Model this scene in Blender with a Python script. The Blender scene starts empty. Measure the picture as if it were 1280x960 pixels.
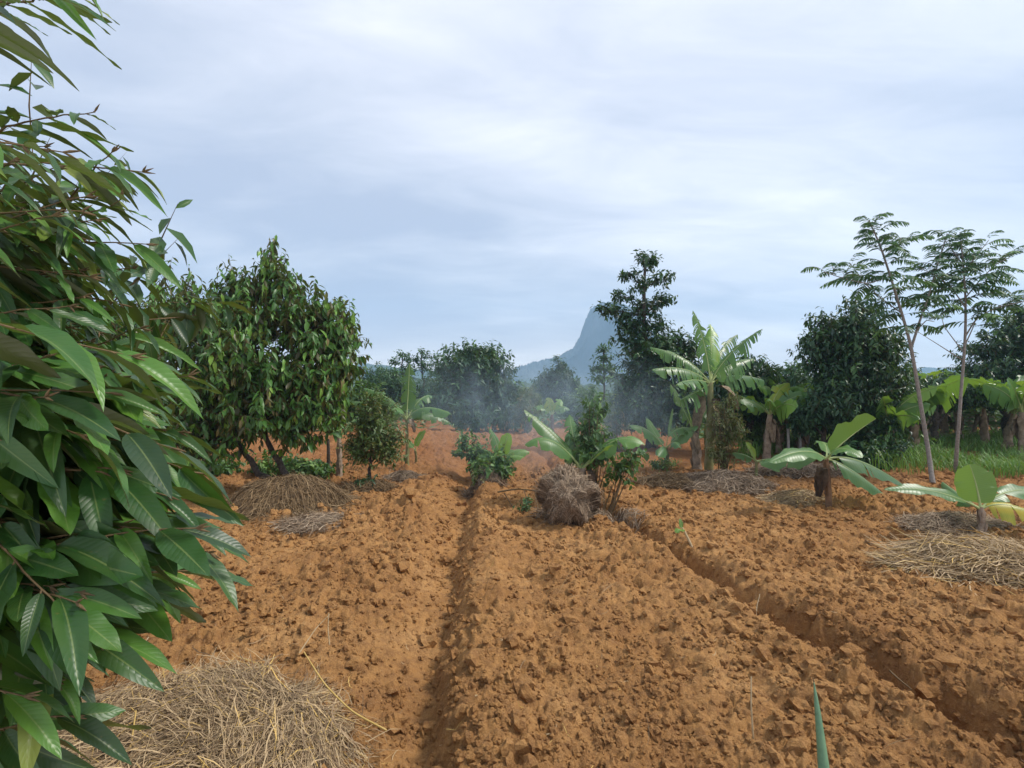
import bpy, math, random
import numpy as np
from mathutils import Vector
PI = math.pi
S = bpy.context.scene
COL = S.collection
RNG = np.random.default_rng(7)

# ---------------------------------------------------------------- camera, sky, sun, exposure
CAM_H = 1.6
cam = bpy.data.objects.new('camera', bpy.data.cameras.new('camera'))
COL.objects.link(cam)
cam.location = (0, 0, CAM_H)
cam.rotation_euler = (PI/2, 0, 0)
cam.data.sensor_width = 36; cam.data.lens = 18
cam.data.shift_y = 0.004
cam.data.clip_start = 0.05; cam.data.clip_end = 6000
S.camera = cam

SUN_EL, SUN_AZ = math.radians(50), math.radians(88)     # azimuth from +Y towards +X
S.render.engine = 'CYCLES'
S.cycles.max_bounces = 6; S.cycles.diffuse_bounces = 3; S.cycles.glossy_bounces = 2
S.cycles.transmission_bounces = 4; S.cycles.volume_bounces = 2; S.cycles.transparent_max_bounces = 8
S.cycles.use_denoising = True
S.cycles.volume_step_rate = 2.0; S.cycles.volume_max_steps = 96
S.view_settings.view_transform = 'Standard'; S.view_settings.look = 'None'
S.view_settings.exposure = 0.72; S.view_settings.gamma = 1.0
S.view_settings.use_curve_mapping = False

W = bpy.data.worlds.new('World'); S.world = W; W.use_nodes = True
nt = W.node_tree; nt.nodes.clear()
def N(nt, t, **k):
    n = nt.nodes.new(t)
    for a, v in k.items(): setattr(n, a, v)
    return n
def math_(nt, op, a, b=None, c=None, clamp=False):
    n = nt.nodes.new('ShaderNodeMath'); n.operation = op; n.use_clamp = clamp
    for i, v in enumerate((a, b, c)):
        if v is None: continue
        if isinstance(v, (int, float)): n.inputs[i].default_value = v
        else: nt.links.new(v, n.inputs[i])
    return n.outputs[0]
def mix_(nt, fac, a, b, blend='MIX'):
    n = nt.nodes.new('ShaderNodeMix'); n.data_type = 'RGBA'; n.blend_type = blend
    for s, v in ((n.inputs[0], fac), (n.inputs[6], a), (n.inputs[7], b)):
        if isinstance(v, (int, float)): s.default_value = v
        elif isinstance(v, tuple): s.default_value = (*v, 1) if len(v) == 3 else v
        else: nt.links.new(v, s)
    return n.outputs[2]
def ramp_(nt, fac, stops, interp='LINEAR'):
    n = nt.nodes.new('ShaderNodeValToRGB'); n.color_ramp.interpolation = interp
    cr = n.color_ramp
    while len(cr.elements) < len(stops): cr.elements.new(0.5)
    for e, (p, c) in zip(cr.elements, stops):
        e.position = p; e.color = (*c, 1) if len(c) == 3 else c
    nt.links.new(fac, n.inputs[0])
    return n.outputs[0]
def noise_(nt, vec, scale, detail=4, rough=0.55, dist=0.0, w=None):
    n = nt.nodes.new('ShaderNodeTexNoise'); n.inputs['Scale'].default_value = scale
    n.inputs['Detail'].default_value = detail; n.inputs['Roughness'].default_value = rough
    n.inputs['Distortion'].default_value = dist
    if vec is not None: nt.links.new(vec, n.inputs['Vector'])
    return n.outputs['Fac']

SKY_STRENGTH = 0.10
tc = N(nt, 'ShaderNodeTexCoord')
sky = N(nt, 'ShaderNodeTexSky', sky_type='NISHITA', sun_disc=False)
sky.sun_elevation = SUN_EL; sky.sun_rotation = SUN_AZ
sp = N(nt, 'ShaderNodeSeparateXYZ'); nt.links.new(tc.outputs['Generated'], sp.inputs[0])
zc = math_(nt, 'ADD', math_(nt, 'MAXIMUM', sp.outputs[2], 0.0), 0.16)
cb = N(nt, 'ShaderNodeCombineXYZ')
nt.links.new(math_(nt, 'DIVIDE', sp.outputs[0], zc), cb.inputs[0])
nt.links.new(math_(nt, 'DIVIDE', sp.outputs[1], zc), cb.inputs[1])
mp = N(nt, 'ShaderNodeMapping'); nt.links.new(cb.outputs[0], mp.inputs[0])
mp.inputs['Rotation'].default_value = (0, 0, math.radians(-24)); mp.inputs['Scale'].default_value = (0.55, 1.25, 1)
mp.inputs['Location'].default_value = (3.1, 1.7, 0)
n1 = noise_(nt, mp.outputs[0], 0.62, 6, 0.50, 0.35)
n2 = noise_(nt, mp.outputs[0], 3.0, 8, 0.6, 0.5)
nn = math_(nt, 'ADD', math_(nt, 'MULTIPLY', n1, 0.70), math_(nt, 'MULTIPLY', n2, 0.30))
# thin veil brighter around the hidden sun side, on the right
dt = N(nt, 'ShaderNodeVectorMath', operation='DOT_PRODUCT'); nt.links.new(tc.outputs['Generated'], dt.inputs[0])
gd = Vector((0.85, 0.85, 0.52)).normalized(); dt.inputs[1].default_value = gd
gl = math_(nt, 'POWER', math_(nt, 'MAXIMUM', dt.outputs['Value'], 0.0), 3.0)
nn = math_(nt, 'ADD', math_(nt, 'MULTIPLY', math_(nt, 'SUBTRACT', nn, 0.5), 2.2), 0.5)
nn = math_(nt, 'ADD', nn, math_(nt, 'MULTIPLY', gl, 0.14))
dk = N(nt, 'ShaderNodeVectorMath', operation='DOT_PRODUCT'); nt.links.new(tc.outputs['Generated'], dk.inputs[0]); dk.inputs[1].default_value = Vector((-0.55, 0.80, 0.36)).normalized()
nn = math_(nt, 'SUBTRACT', nn, math_(nt, 'MULTIPLY', math_(nt, 'POWER', math_(nt, 'MAXIMUM', dk.outputs['Value'], 0.0), 6.0), 0.10))
cloud = ramp_(nt, nn, [(0.26, (3.6, 3.95, 4.9)), (0.42, (4.4, 4.7, 5.5)), (0.56, (5.3, 5.5, 6.2)), (0.70, (6.3, 6.4, 6.9)), (0.90, (8.0, 7.9, 8.1))])
# cream band low over the horizon
hz = math_(nt, 'POWER', math_(nt, 'SUBTRACT', 1.0, math_(nt, 'MULTIPLY', math_(nt, 'MAXIMUM', sp.outputs[2], 0.0), 5.0, clamp=True), clamp=True), 2.0)
cloud = mix_(nt, math_(nt, 'MULTIPLY', hz, 0.85), cloud, (8.8, 8.2, 8.0))
col = mix_(nt, 0.92, sky.outputs[0], cloud)
bg = N(nt, 'ShaderNodeBackground'); bg.inputs[1].default_value = SKY_STRENGTH
nt.links.new(col, bg.inputs[0])
wo = N(nt, 'ShaderNodeOutputWorld'); nt.links.new(bg.outputs[0], wo.inputs[0])

sl = bpy.data.lights.new('sun', 'SUN'); sl.energy = 2.4; sl.angle = math.radians(10); sl.color = (1.0, 0.94, 0.86)
so = bpy.data.objects.new('sun', sl); COL.objects.link(so)
sd = Vector((math.sin(SUN_AZ)*math.cos(SUN_EL), math.cos(SUN_AZ)*math.cos(SUN_EL), math.sin(SUN_EL)))
so.rotation_euler = sd.to_track_quat('Z', 'Y').to_euler(); so.location = (0, 0, 50)

# ---------------------------------------------------------------- numpy helpers
def nrm(v):
    v = np.asarray(v, float); return v/np.maximum(np.linalg.norm(v, axis=-1, keepdims=True), 1e-9)
_T = np.random.default_rng(99).random(1 << 16)
def hsh(ix, iy, k=0):
    h = (ix.astype(np.int64)*73856093) ^ (iy.astype(np.int64)*19349663) ^ (k*83492791 + 1234567)
    h ^= h >> 13; h = h*1274126177; h ^= h >> 16
    return _T[h & 65535]
def vnoise(x, y, k=0):
    ix, iy = np.floor(x), np.floor(y); fx, fy = x-ix, y-iy
    fx = fx*fx*fx*(fx*(fx*6-15)+10); fy = fy*fy*fy*(fy*(fy*6-15)+10)
    a, b = hsh(ix, iy, k), hsh(ix+1, iy, k); c, d = hsh(ix, iy+1, k), hsh(ix+1, iy+1, k)
    return (a*(1-fx)+b*fx)*(1-fy)+(c*(1-fx)+d*fx)*fy
def fbm(x, y, f, o=4, k=0, g=0.5):
    s = 0; a = 1; t = 0
    for i in range(o):
        s = s + a*(vnoise(x*f+i*17.3, y*f+i*9.1, k+i)-0.5); t += a; a *= g; f *= 2.03
    return s/t*2
def PX(px, py, D):
    """the point at depth D seen in that direction of the photograph"""
    return np.array([(px-640)/640*D, D, CAM_H-(py-485)/640*D])
def DG(py): return CAM_H*640/(py-485)
def GX(px, py):
    D = DG(py); return ((px-640)/640*D, D)

class MB:
    def __init__(s): s.V = []; s.A = []; s.Q = []; s.T = []; s.QM = []; s.TM = []; s.n = 0
    def add(s, V, F, lf=None, mat=0):
        V = np.asarray(V, float).reshape(-1, 3); F = np.asarray(F, np.int64)
        s.V.append(V)
        if lf is None: lf = np.full((len(V), 3), 0.5)
        s.A.append(np.broadcast_to(np.asarray(lf, float), (len(V), 3)))
        if len(F):
            if F.shape[1] == 4: s.Q.append(F+s.n); s.QM.append(np.full(len(F), mat))
            else: s.T.append(F+s.n); s.TM.append(np.full(len(F), mat))
        s.n += len(V)
    def inst(s, tmpl, P, Y, Z, sc, tint, mat=0, wid=None):
        """copies of a leaf template at P, axis along Y, normal near Z"""
        TV, TF, TA = tmpl
        n = len(P)
        if n == 0: return
        Y = nrm(Y); X = nrm(np.cross(Y, Z)); Zn = np.cross(X, Y)
        sc = np.broadcast_to(sc, (n,)); wid = np.ones(n) if wid is None else wid
        V = (P[:, None, :] + (TV[None, :, 0:1]*(sc*wid)[:, None, None])*X[:, None, :]
             + (TV[None, :, 1:2]*sc[:, None, None])*Y[:, None, :] + (TV[None, :, 2:3]*sc[:, None, None])*Zn[:, None, :])
        k = len(TV)
        F = (TF[None]+(np.arange(n)*k)[:, None, None]).reshape(-1, TF.shape[1])
        A = np.empty((n, k, 3)); A[:, :, :2] = TA[None]; A[:, :, 2] = np.asarray(tint)[:, None]
        s.add(V.reshape(-1, 3), F, A.reshape(-1, 3), mat)
    def tube(s, P, R, seg=6, mat=0, tint=0.5, cap=True, rough=0.0):
        P = np.asarray(P, float); n = len(P); R = np.broadcast_to(np.asarray(R, float), (n,))
        T = nrm(np.gradient(P, axis=0))
        up = np.array([0.31, 0.17, 0.93]) if abs(T[0, 2]) < 0.8 else np.array([0.9, 0.3, 0.1])
        X = nrm(np.cross(T, up)); Y = np.cross(T, X)
        a = np.linspace(0, 2*PI, seg, endpoint=False)
        rr = R[:, None]*(1+rough*(RNG.random((n, seg))-0.5))
        V = P[:, None]+rr[..., None]*(np.cos(a)[None, :, None]*X[:, None]+np.sin(a)[None, :, None]*Y[:, None])
        i = np.arange(n-1)[:, None]*seg; j = np.arange(seg)[None]; j2 = (j+1) % seg
        F = np.stack([i+j, i+j2, i+seg+j2, i+seg+j], -1).reshape(-1, 4)
        lf = np.zeros((n, seg, 3)); lf[..., 0] = (a/(2*PI))[None]; lf[..., 1] = np.linspace(0, 1, n)[:, None]; lf[..., 2] = tint
        V = V.reshape(-1, 3)
        s.add(V, F, lf.reshape(-1, 3), mat)
        if cap:
            for q, e in ((0, 0), (n-1, (n-1)*seg)):
                base = s.n
                s.add(np.vstack([P[q][None], V[e:e+seg]]), np.stack([np.zeros(seg), 1+np.arange(seg), 1+(np.arange(seg)+1) % seg], -1).astype(int), (0.5, 0.5, tint), mat)
    def ribbons(s, P, wd, tint, Nn=None, mat=0):
        """P (n,m,3) strips"""
        n, m, _ = P.shape
        T = nrm(np.gradient(P, axis=1))
        if Nn is None: Nn = nrm(RNG.normal(size=(n, 3))*0.5+np.array([0, 0, 1]))
        Sd = nrm(np.cross(T, Nn[:, None, :]))
        prof = np.interp(np.linspace(0, 1, m), [0, 0.15, 0.7, 1], [0.6, 1, 0.85, 0.15])
        w = np.broadcast_to(wd, (n,))[:, None, None]*prof[None, :, None]/2
        V = np.stack([P-Sd*w, P+Sd*w], 2)
        i = (np.arange(n)*m*2)[:, None]+(np.arange(m-1)*2)[None]
        F = np.stack([i, i+1, i+3, i+2], -1).reshape(-1, 4)
        A = np.zeros((n, m, 2, 3)); A[:, :, 0, 0] = -1; A[:, :, 1, 0] = 1; A[..., 1] = np.linspace(0, 1, m)[None, :, None]
        A[..., 2] = np.asarray(tint)[:, None, None]
        s.add(V.reshape(-1, 3), F, A.reshape(-1, 3), mat)
    def build(s, name, mats, parent=None, smooth=True):
        V = np.concatenate(s.V); A = np.concatenate(s.A)
        if parent is not None: V = V-np.array(parent.location)
        me = bpy.data.meshes.new(name)
        Q = np.concatenate(s.Q) if s.Q else np.zeros((0, 4), int); T = np.concatenate(s.T) if s.T else np.zeros((0, 3), int)
        me.vertices.add(len(V)); me.vertices.foreach_set('co', V.astype(np.float32).ravel())
        lv = np.concatenate([Q.ravel(), T.ravel()]).astype(np.int32)
        me.loops.add(len(lv)); me.loops.foreach_set('vertex_index', lv)
        nf = len(Q)+len(T)
        me.polygons.add(nf)
        me.polygons.foreach_set('loop_start', np.concatenate([np.arange(len(Q))*4, len(Q)*4+np.arange(len(T))*3]).astype(np.int32))
        mi = np.concatenate(s.QM+s.TM).astype(np.int32)
        if not isinstance(mats, (list, tuple)): mats = [mats]
        for m in mats: me.materials.append(m)
        me.polygons.foreach_set('material_index', mi)
        me.polygons.foreach_set('use_smooth', np.full(nf, smooth))
        at = me.attributes.new('lf', 'FLOAT_VECTOR', 'POINT'); at.data.foreach_set('vector', A.astype(np.float32).ravel())
        me.update(calc_edges=True); me.validate()
        o = bpy.data.objects.new(name, me); COL.objects.link(o)
        if parent is not None: o.parent = parent
        return o
def empty(name, loc):
    o = bpy.data.objects.new(name, None); COL.objects.link(o); o.location = [float(v) for v in loc]
    o.empty_display_size = 0.2
    return o
def tag(o, label, cat=None, group=None, kind=None):
    if label: o['label'] = label
    if cat: o['category'] = cat
    if group: o['group'] = group
    if kind: o['kind'] = kind
    return o

# leaf templates: (verts, faces, (u, v) attribute); unit length along y
def leaf_tmpl(ns, na, width, fold=0.15, droop=0.15, wave=0.0, peak=0.42, pet=0.0):
    V = []; A = []
    for i in range(ns+1):
        t = i/ns
        ta, tb = peak*1.5, (1-peak)*1.5
        w = (t**ta)*((1-t)**tb)
        w = w/((peak**ta)*((1-peak)**tb))*width/2
        if i == 0: w = width*0.03
        for j in range(na+1):
            u = -1+2*j/na
            V.append((u*w, pet+t*(1-pet), fold*abs(u)*w*2-droop*t*t+wave*math.sin(t*19+(2 if u > 0 else 0))*abs(u)*width))
            A.append((u, t))
    F = [(i*(na+1)+j, i*(na+1)+j+1, (i+1)*(na+1)+j+1, (i+1)*(na+1)+j) for i in range(ns) for j in range(na)]
    return np.array(V, float), np.array(F), np.array(A, float)
LEAF_HI = [leaf_tmpl(12, 6, 0.255, 0.18, 0.30, 0.035), leaf_tmpl(12, 6, 0.29, 0.08, 0.12, 0.06), leaf_tmpl(12, 6, 0.235, 0.34, 0.42, 0.045)]
LEAF_MID = leaf_tmpl(3, 2, 0.36, 0.25, 0.25)
LEAF_LO = (np.array([(0, 0, 0), (0.2, .45, .04), (0, 1, -.15), (-0.2, .45, .04)]), np.array([(0, 1, 2), (0, 2, 3)]), np.array([(0, 0), (1, .5), (0, 1), (-1, .5)]))
LEAF_ROUND = leaf_tmpl(3, 2, 0.62, 0.2, 0.2)

# ---------------------------------------------------------------- materials
def newmat(name):
    m = bpy.data.materials.new(name); m.use_nodes = True; t = m.node_tree; t.nodes.clear()
    out = N(t, 'ShaderNodeOutputMaterial'); return m, t, out
def lf_nodes(t):
    a = N(t, 'ShaderNodeAttribute', attribute_name='lf'); s = N(t, 'ShaderNodeSeparateXYZ'); t.links.new(a.outputs['Vector'], s.inputs[0])
    return s.outputs[0], s.outputs[1], s.outputs[2]
def leafmat(name, stops, under=None, rough=0.45, trans=0.22, rib=0.0, veins=0.0, spec=0.5, tcol=None, blotch=0.0, vf=15.0, vs=3.5):
    m, t, out = newmat(name)
    u, v, ti = lf_nodes(t)
    c = ramp_(t, ti, stops)
    g = N(t, 'ShaderNodeNewGeometry')
    if blotch:
        tc = N(t, 'ShaderNodeTexCoord')
        bn = noise_(t, tc.outputs['Object'], 9, 4, 0.6)
        c = mix_(t, math_(t, 'MULTIPLY', ramp_(t, bn, [(0.45, (0, 0, 0)), (0.7, (1, 1, 1))]), blotch), c, stops[-1][1])
        bn2 = noise_(t, tc.outputs['Object'], 60, 3, 0.6)
        c = mix_(t, math_(t, 'MULTIPLY', ramp_(t, bn2, [(0.66, (0, 0, 0)), (0.76, (1, 1, 1))]), 0.5), c, (0.16, 0.12, 0.04))
    au = math_(t, 'ABSOLUTE', u)
    if rib:
        rf = math_(t, 'LESS_THAN', au, 0.055)
        c = mix_(t, math_(t, 'MULTIPLY', rf, rib), c, (0.26, 0.32, 0.10))
    if under: c = mix_(t, g.outputs['Backfacing'], c, under)
    b = N(t, 'ShaderNodeBsdfPrincipled'); t.links.new(c, b.inputs['Base Color'])
    b.inputs['Roughness'].default_value = rough; b.inputs['Specular IOR Level'].default_value = spec
    if veins:
        ph = math_(t, 'SUBTRACT', math_(t, 'MULTIPLY', v, vf*2*PI), math_(t, 'MULTIPLY', au, vs*2*PI*0.6))
        wv = math_(t, 'POWER', math_(t, 'ABSOLUTE', math_(t, 'SINE', math_(t, 'MULTIPLY', ph, 0.5))), 0.35)
        bp = N(t, 'ShaderNodeBump'); bp.inputs['Strength'].default_value = veins; bp.inputs['Distance'].default_value = 0.003
        t.links.new(wv, bp.inputs['Height']); t.links.new(bp.outputs[0], b.inputs['Normal'])
    tr = N(t, 'ShaderNodeBsdfTranslucent')
    tcn = mix_(t, 0.55, c, tcol or (0.22, 0.36, 0.03)); t.links.new(tcn, tr.inputs[0])
    ms = N(t, 'ShaderNodeMixShader'); ms.inputs[0].default_value = trans
    t.links.new(b.outputs[0], ms.inputs[1]); t.links.new(tr.outputs[0], ms.inputs[2]); t.links.new(ms.outputs[0], out.inputs[0])
    return m
M_DURIAN_NEAR = leafmat('near durian leaf', [(0.0, (0.013, 0.044, 0.013)), (0.45, (0.032, 0.105, 0.019)), (0.75, (0.085, 0.215, 0.024)), (1.0, (0.17, 0.21, 0.03))],
                        under=(0.070, 0.078, 0.024), rough=0.40, trans=0.20, rib=0.35, veins=0.16, spec=0.55, blotch=0.12)
M_DURIAN = leafmat('durian leaf', [(0.0, (0.030, 0.085, 0.018)), (0.5, (0.066, 0.175, 0.027)), (0.8, (0.15, 0.31, 0.035)), (0.93, (0.22, 0.40, 0.05)), (1.0, (0.19, 0.15, 0.05))],
                   under=(0.085, 0.085, 0.03), rough=0.42, trans=0.22)
M_DARK = leafmat('dark evergreen leaf', [(0.0, (0.015, 0.046, 0.022)), (0.6, (0.030, 0.085, 0.032)), (1.0, (0.075, 0.17, 0.045))], rough=0.38, trans=0.14)
M_BLUE = leafmat('blue green leaf', [(0.0, (0.024, 0.070, 0.034)), (0.6, (0.045, 0.120, 0.050)), (1.0, (0.10, 0.22, 0.07))], rough=0.5, trans=0.2)
M_SHRUB = leafmat('shrub leaf', [(0.0, (0.035, 0.085, 0.022)), (0.6, (0.07, 0.16, 0.035)), (1.0, (0.17, 0.30, 0.06))], rough=0.5, trans=0.25)
M_DRYSH = leafmat('yellowing shrub leaf', [(0.0, (0.06, 0.09, 0.025)), (0.5, (0.13, 0.16, 0.05)), (1.0, (0.27, 0.20, 0.09))], rough=0.6, trans=0.25)
M_OLIVE = leafmat('olive small leaf', [(0.0, (0.05, 0.095, 0.022)), (0.6, (0.10, 0.165, 0.04)), (1.0, (0.24, 0.20, 0.06))], rough=0.5, trans=0.2)
M_SENGON = leafmat('feathery leaf', [(0.0, (0.025, 0.075, 0.035)), (0.6, (0.045, 0.125, 0.055)), (1.0, (0.12, 0.26, 0.06))], rough=0.6, trans=0.22)
M_BANANA = leafmat('banana leaf', [(0.0, (0.045, 0.125, 0.045)), (0.5, (0.085, 0.21, 0.055)), (0.8, (0.16, 0.33, 0.05)), (1.0, (0.52, 0.42, 0.04))],
                   under=(0.14, 0.26, 0.05), rough=0.36, trans=0.34, rib=0.0, veins=0.5, blotch=0.05, tcol=(0.36, 0.55, 0.03), vf=26, vs=1.2)
M_GRASS = leafmat('grass blade', [(0.0, (0.07, 0.17, 0.03)), (0.6, (0.14, 0.30, 0.05)), (1.0, (0.26, 0.28, 0.10))], rough=0.6, trans=0.3)
M_UNDER = leafmat('undergrowth leaf', [(0.0, (0.035, 0.09, 0.025)), (0.6, (0.09, 0.18, 0.05)), (1.0, (0.26, 0.27, 0.14))], rough=0.6, trans=0.2)

def plain(name, c1, c2, scale=20, rough=0.85, bump=0.4, bd=0.01, detail=6, tintramp=None):
    m, t, out = newmat(name)
    tc = N(t, 'ShaderNodeTexCoord')
    n = noise_(t, tc.outputs['Object'], scale, detail, 0.6)
    if tintramp:
        u, v, ti = lf_nodes(t); c = ramp_(t, ti, tintramp)
        c = mix_(t, math_(t, 'MULTIPLY', n, 0.35), c, c2)
    else: c = ramp_(t, n, [(0.3, c1), (0.7, c2)])
    b = N(t, 'ShaderNodeBsdfPrincipled'); b.inputs['Roughness'].default_value = rough; b.inputs['Specular IOR Level'].default_value = 0.25
    t.links.new(c, b.inputs['Base Color'])
    if bump:
        bp = N(t, 'ShaderNodeBump'); bp.inputs['Strength'].default_value = bump; bp.inputs['Distance'].default_value = bd
        t.links.new(n, bp.inputs['Height']); t.links.new(bp.outputs[0], b.inputs['Normal'])
    t.links.new(b.outputs[0], out.inputs[0]); return m
M_BARK = plain('dark bark', (0.035, 0.028, 0.022), (0.12, 0.10, 0.085), 25, 0.9, 0.8)
M_BARKP = plain('pale bark', (0.16, 0.14, 0.12), (0.30, 0.27, 0.24), 30, 0.85, 0.5)
M_TWIG = plain('brown twig', (0.10, 0.065, 0.032), (0.20, 0.135, 0.065), 60, 0.7, 0.3, 0.002)
M_PSEUDO = plain('banana stem', (0.10, 0.055, 0.03), (0.26, 0.15, 0.08), 14, 0.6, 0.5)
M_PSEUDO_G = plain('green banana stem', (0.16, 0.19, 0.06), (0.30, 0.26, 0.14), 10, 0.5, 0.3)
M_PSEUDO_D = plain('old banana stem', (0.15, 0.105, 0.07), (0.40, 0.31, 0.23), 9, 0.9, 0.9, 0.03)
M_RIB = plain('banana midrib', (0.26, 0.33, 0.11), (0.36, 0.42, 0.18), 10, 0.5, 0.0)
M_DEAD = plain('dead banana leaf', (0.030, 0.020, 0.013), (0.11, 0.072, 0.045), 18, 0.9, 0.6)
M_DEADT = plain('tan dead banana leaf', (0.16, 0.11, 0.07), (0.32, 0.25, 0.17), 18, 0.9, 0.6)
M_STRAW = plain('straw', (0, 0, 0), (0.20, 0.145, 0.09), 40, 0.7, 0.0, tintramp=[(0.0, (0.17, 0.11, 0.06)), (0.4, (0.40, 0.28, 0.155)), (0.8, (0.58, 0.43, 0.24)), (1.0, (0.70, 0.46, 0.13))])
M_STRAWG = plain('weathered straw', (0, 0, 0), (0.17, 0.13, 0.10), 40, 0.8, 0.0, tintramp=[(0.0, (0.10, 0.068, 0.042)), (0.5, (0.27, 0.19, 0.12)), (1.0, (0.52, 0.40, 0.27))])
M_STRAWB = plain('brown hay', (0, 0, 0), (0.15, 0.10, 0.055), 40, 0.8, 0.0, tintramp=[(0.0, (0.09, 0.058, 0.030)), (0.5, (0.26, 0.17, 0.085)), (1.0, (0.48, 0.35, 0.19))])
M_HEAP = plain('matted straw', (0.045, 0.032, 0.022), (0.15, 0.11, 0.075), 45, 0.95, 1.0, 0.02)
M_POST = plain('grey post', (0.25, 0.25, 0.24), (0.4, 0.4, 0.38), 14, 0.9, 0.2)

def soilmat(name):
    m, t, out = newmat(name)
    tc = N(t, 'ShaderNodeTexCoord'); ob = tc.outputs['Object']
    a = noise_(t, ob, 1.1, 5, 0.6); b_ = noise_(t, ob, 14, 5, 0.65); f = noise_(t, ob, 90, 6, 0.7)
    c = ramp_(t, a, [(0.3, (0.30, 0.146, 0.052)), (0.52, (0.42, 0.220, 0.080)), (0.72, (0.55, 0.310, 0.125))])
    c = mix_(t, math_(t, 'MULTIPLY', ramp_(t, b_, [(0.38, (1, 1, 1)), (0.58, (0, 0, 0))]), 0.6), c, (0.20, 0.098, 0.044))
    c = mix_(t, math_(t, 'MULTIPLY', ramp_(t, f, [(0.5, (0, 0, 0)), (0.75, (1, 1, 1))]), 0.5), c, (0.66, 0.39, 0.17))
    # the old trodden soil at the back of the field is redder
    s = N(t, 'ShaderNodeSeparateXYZ'); t.links.new(ob, s.inputs[0])
    far = ramp_(t, math_(t, 'ADD', math_(t, 'DIVIDE', s.outputs[1], 24.0), math_(t, 'MULTIPLY', math_(t, 'SUBTRACT', a, 0.5), 0.35)), [(0.30, (0, 0, 0)), (0.48, (1, 1, 1))])
    c = mix_(t, math_(t, 'MULTIPLY', far, 0.6), c, (0.22, 0.085, 0.036))
    vg = ramp_(t, math_(t, 'ADD', math_(t, 'DIVIDE', s.outputs[1], 100.0), math_(t, 'MULTIPLY', math_(t, 'SUBTRACT', a, 0.5), 0.1)), [(0.26, (0, 0, 0)), (0.34, (1, 1, 1))])
    c = mix_(t, vg, c, (0.05, 0.085, 0.03))
    b = N(t, 'ShaderNodeBsdfPrincipled'); t.links.new(c, b.inputs['Base Color']); b.inputs['Roughness'].default_value = 1.0
    b.inputs['Specular IOR Level'].default_value = 0.1
    hh = math_(t, 'ADD', math_(t, 'MULTIPLY', noise_(t, ob, 45, 7, 0.68), 1.0), math_(t, 'MULTIPLY', noise_(t, ob, 220, 4, 0.6), 0.35))
    bp = N(t, 'ShaderNodeBump'); bp.inputs['Strength'].default_value = 1.0; bp.inputs['Distance'].default_value = 0.022
    t.links.new(hh, bp.inputs['Height']); t.links.new(bp.outputs[0], b.inputs['Normal'])
    t.links.new(b.outputs[0], out.inputs[0]); return m
M_SOIL = soilmat('tilled soil')

# ---------------------------------------------------------------- ground
FL = np.array([(0, -0.28), (2.16, -0.39), (3.25, -0.46), (5, -0.56), (8.5, -0.72), (14, -0.95), (40, -1.6)])
FR = np.array([(0, 3.0), (2.16, 2.34), (2.8, 2.18), (3.66, 1.90), (4.76, 1.67), (6.2, 1.30), (7.3, 1.18), (10, 0.9), (40, -1.0)])
PILES = []
def macro(x, y):
    fade = np.clip((16-y)/8, 0, 1)
    jit = 0.05*fbm(x*0+3, y, 1.3, 3, 5)+0.06*fbm(x, y, 4.0, 4, 6, 0.6)
    dl = x-np.interp(y, FL[:, 0], FL[:, 1])-jit
    zl = -0.20*np.exp(-np.where(dl > 0, (dl/0.13)**2, (np.abs(dl)/0.38)**1.8))
    zl += 0.07*np.exp(-((dl-0.34)/0.22)**2)
    jr = 0.07*fbm(x*0+8, y, 1.7, 3, 15)+0.12*fbm(x, y, 3.4, 4, 16, 0.65)
    dr = x-np.interp(y, FR[:, 0], FR[:, 1])-jr
    zr = -0.28*np.exp(-(np.abs(dr-0.0)/0.12)**1.8)+0.05*np.exp(-((dr+0.26)/0.14)**2)+0.04*np.exp(-((dr-0.36)/0.2)**2)
    z = (zl+zr)*fade*np.clip(y/1.0, 0, 1)
    z = z+0.035*fbm(x, y, 0.55, 3, 30)*np.clip((60-y)/40, 0, 1)
    z = z-0.0*y
    # low bank of old red soil at the back left
    z = z+0.32*np.exp(-((x+3.4)/2.6)**2-((y-15.5)/2.2)**2)
    return z
def clods(x, y, cell, rmin, rmax, prob, k, sink=0.35):
    wx = x+cell*0.35*fbm(x, y, 1.3/cell, 2, k+50); wy = y+cell*0.35*fbm(x, y, 1.3/cell, 2, k+60)
    gx, gy = np.floor(wx/cell), np.floor(wy/cell); h = np.zeros_like(x)
    for i in (-1, 0, 1):
        for j in (-1, 0, 1):
            cx, cy = gx+i, gy+j
            px = (cx+hsh(cx, cy, k))*cell; py = (cy+hsh(cx, cy, k+1))*cell
            r = (rmin+(rmax-rmin)*hsh(cx, cy, k+2)**2)*(hsh(cx, cy, k+3) < prob)
            el = 0.7+0.6*hsh(cx, cy, k+4)
            d2 = ((wx-px)**2*el+(wy-py)**2/el)
            h = np.maximum(h, np.sqrt(np.maximum(r*r-d2, 0))-r*sink)
    return h
def billow(x, y, f, k, o=2):
    s = 0; a = 1; t = 0
    for i in range(o):
        s = s+a*np.abs(2*vnoise(x*f+i*7.7, y*f-i*3.1, k+i)-1)**0.8; t += a; a *= 0.5; f *= 2.1
    return s/t
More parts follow.
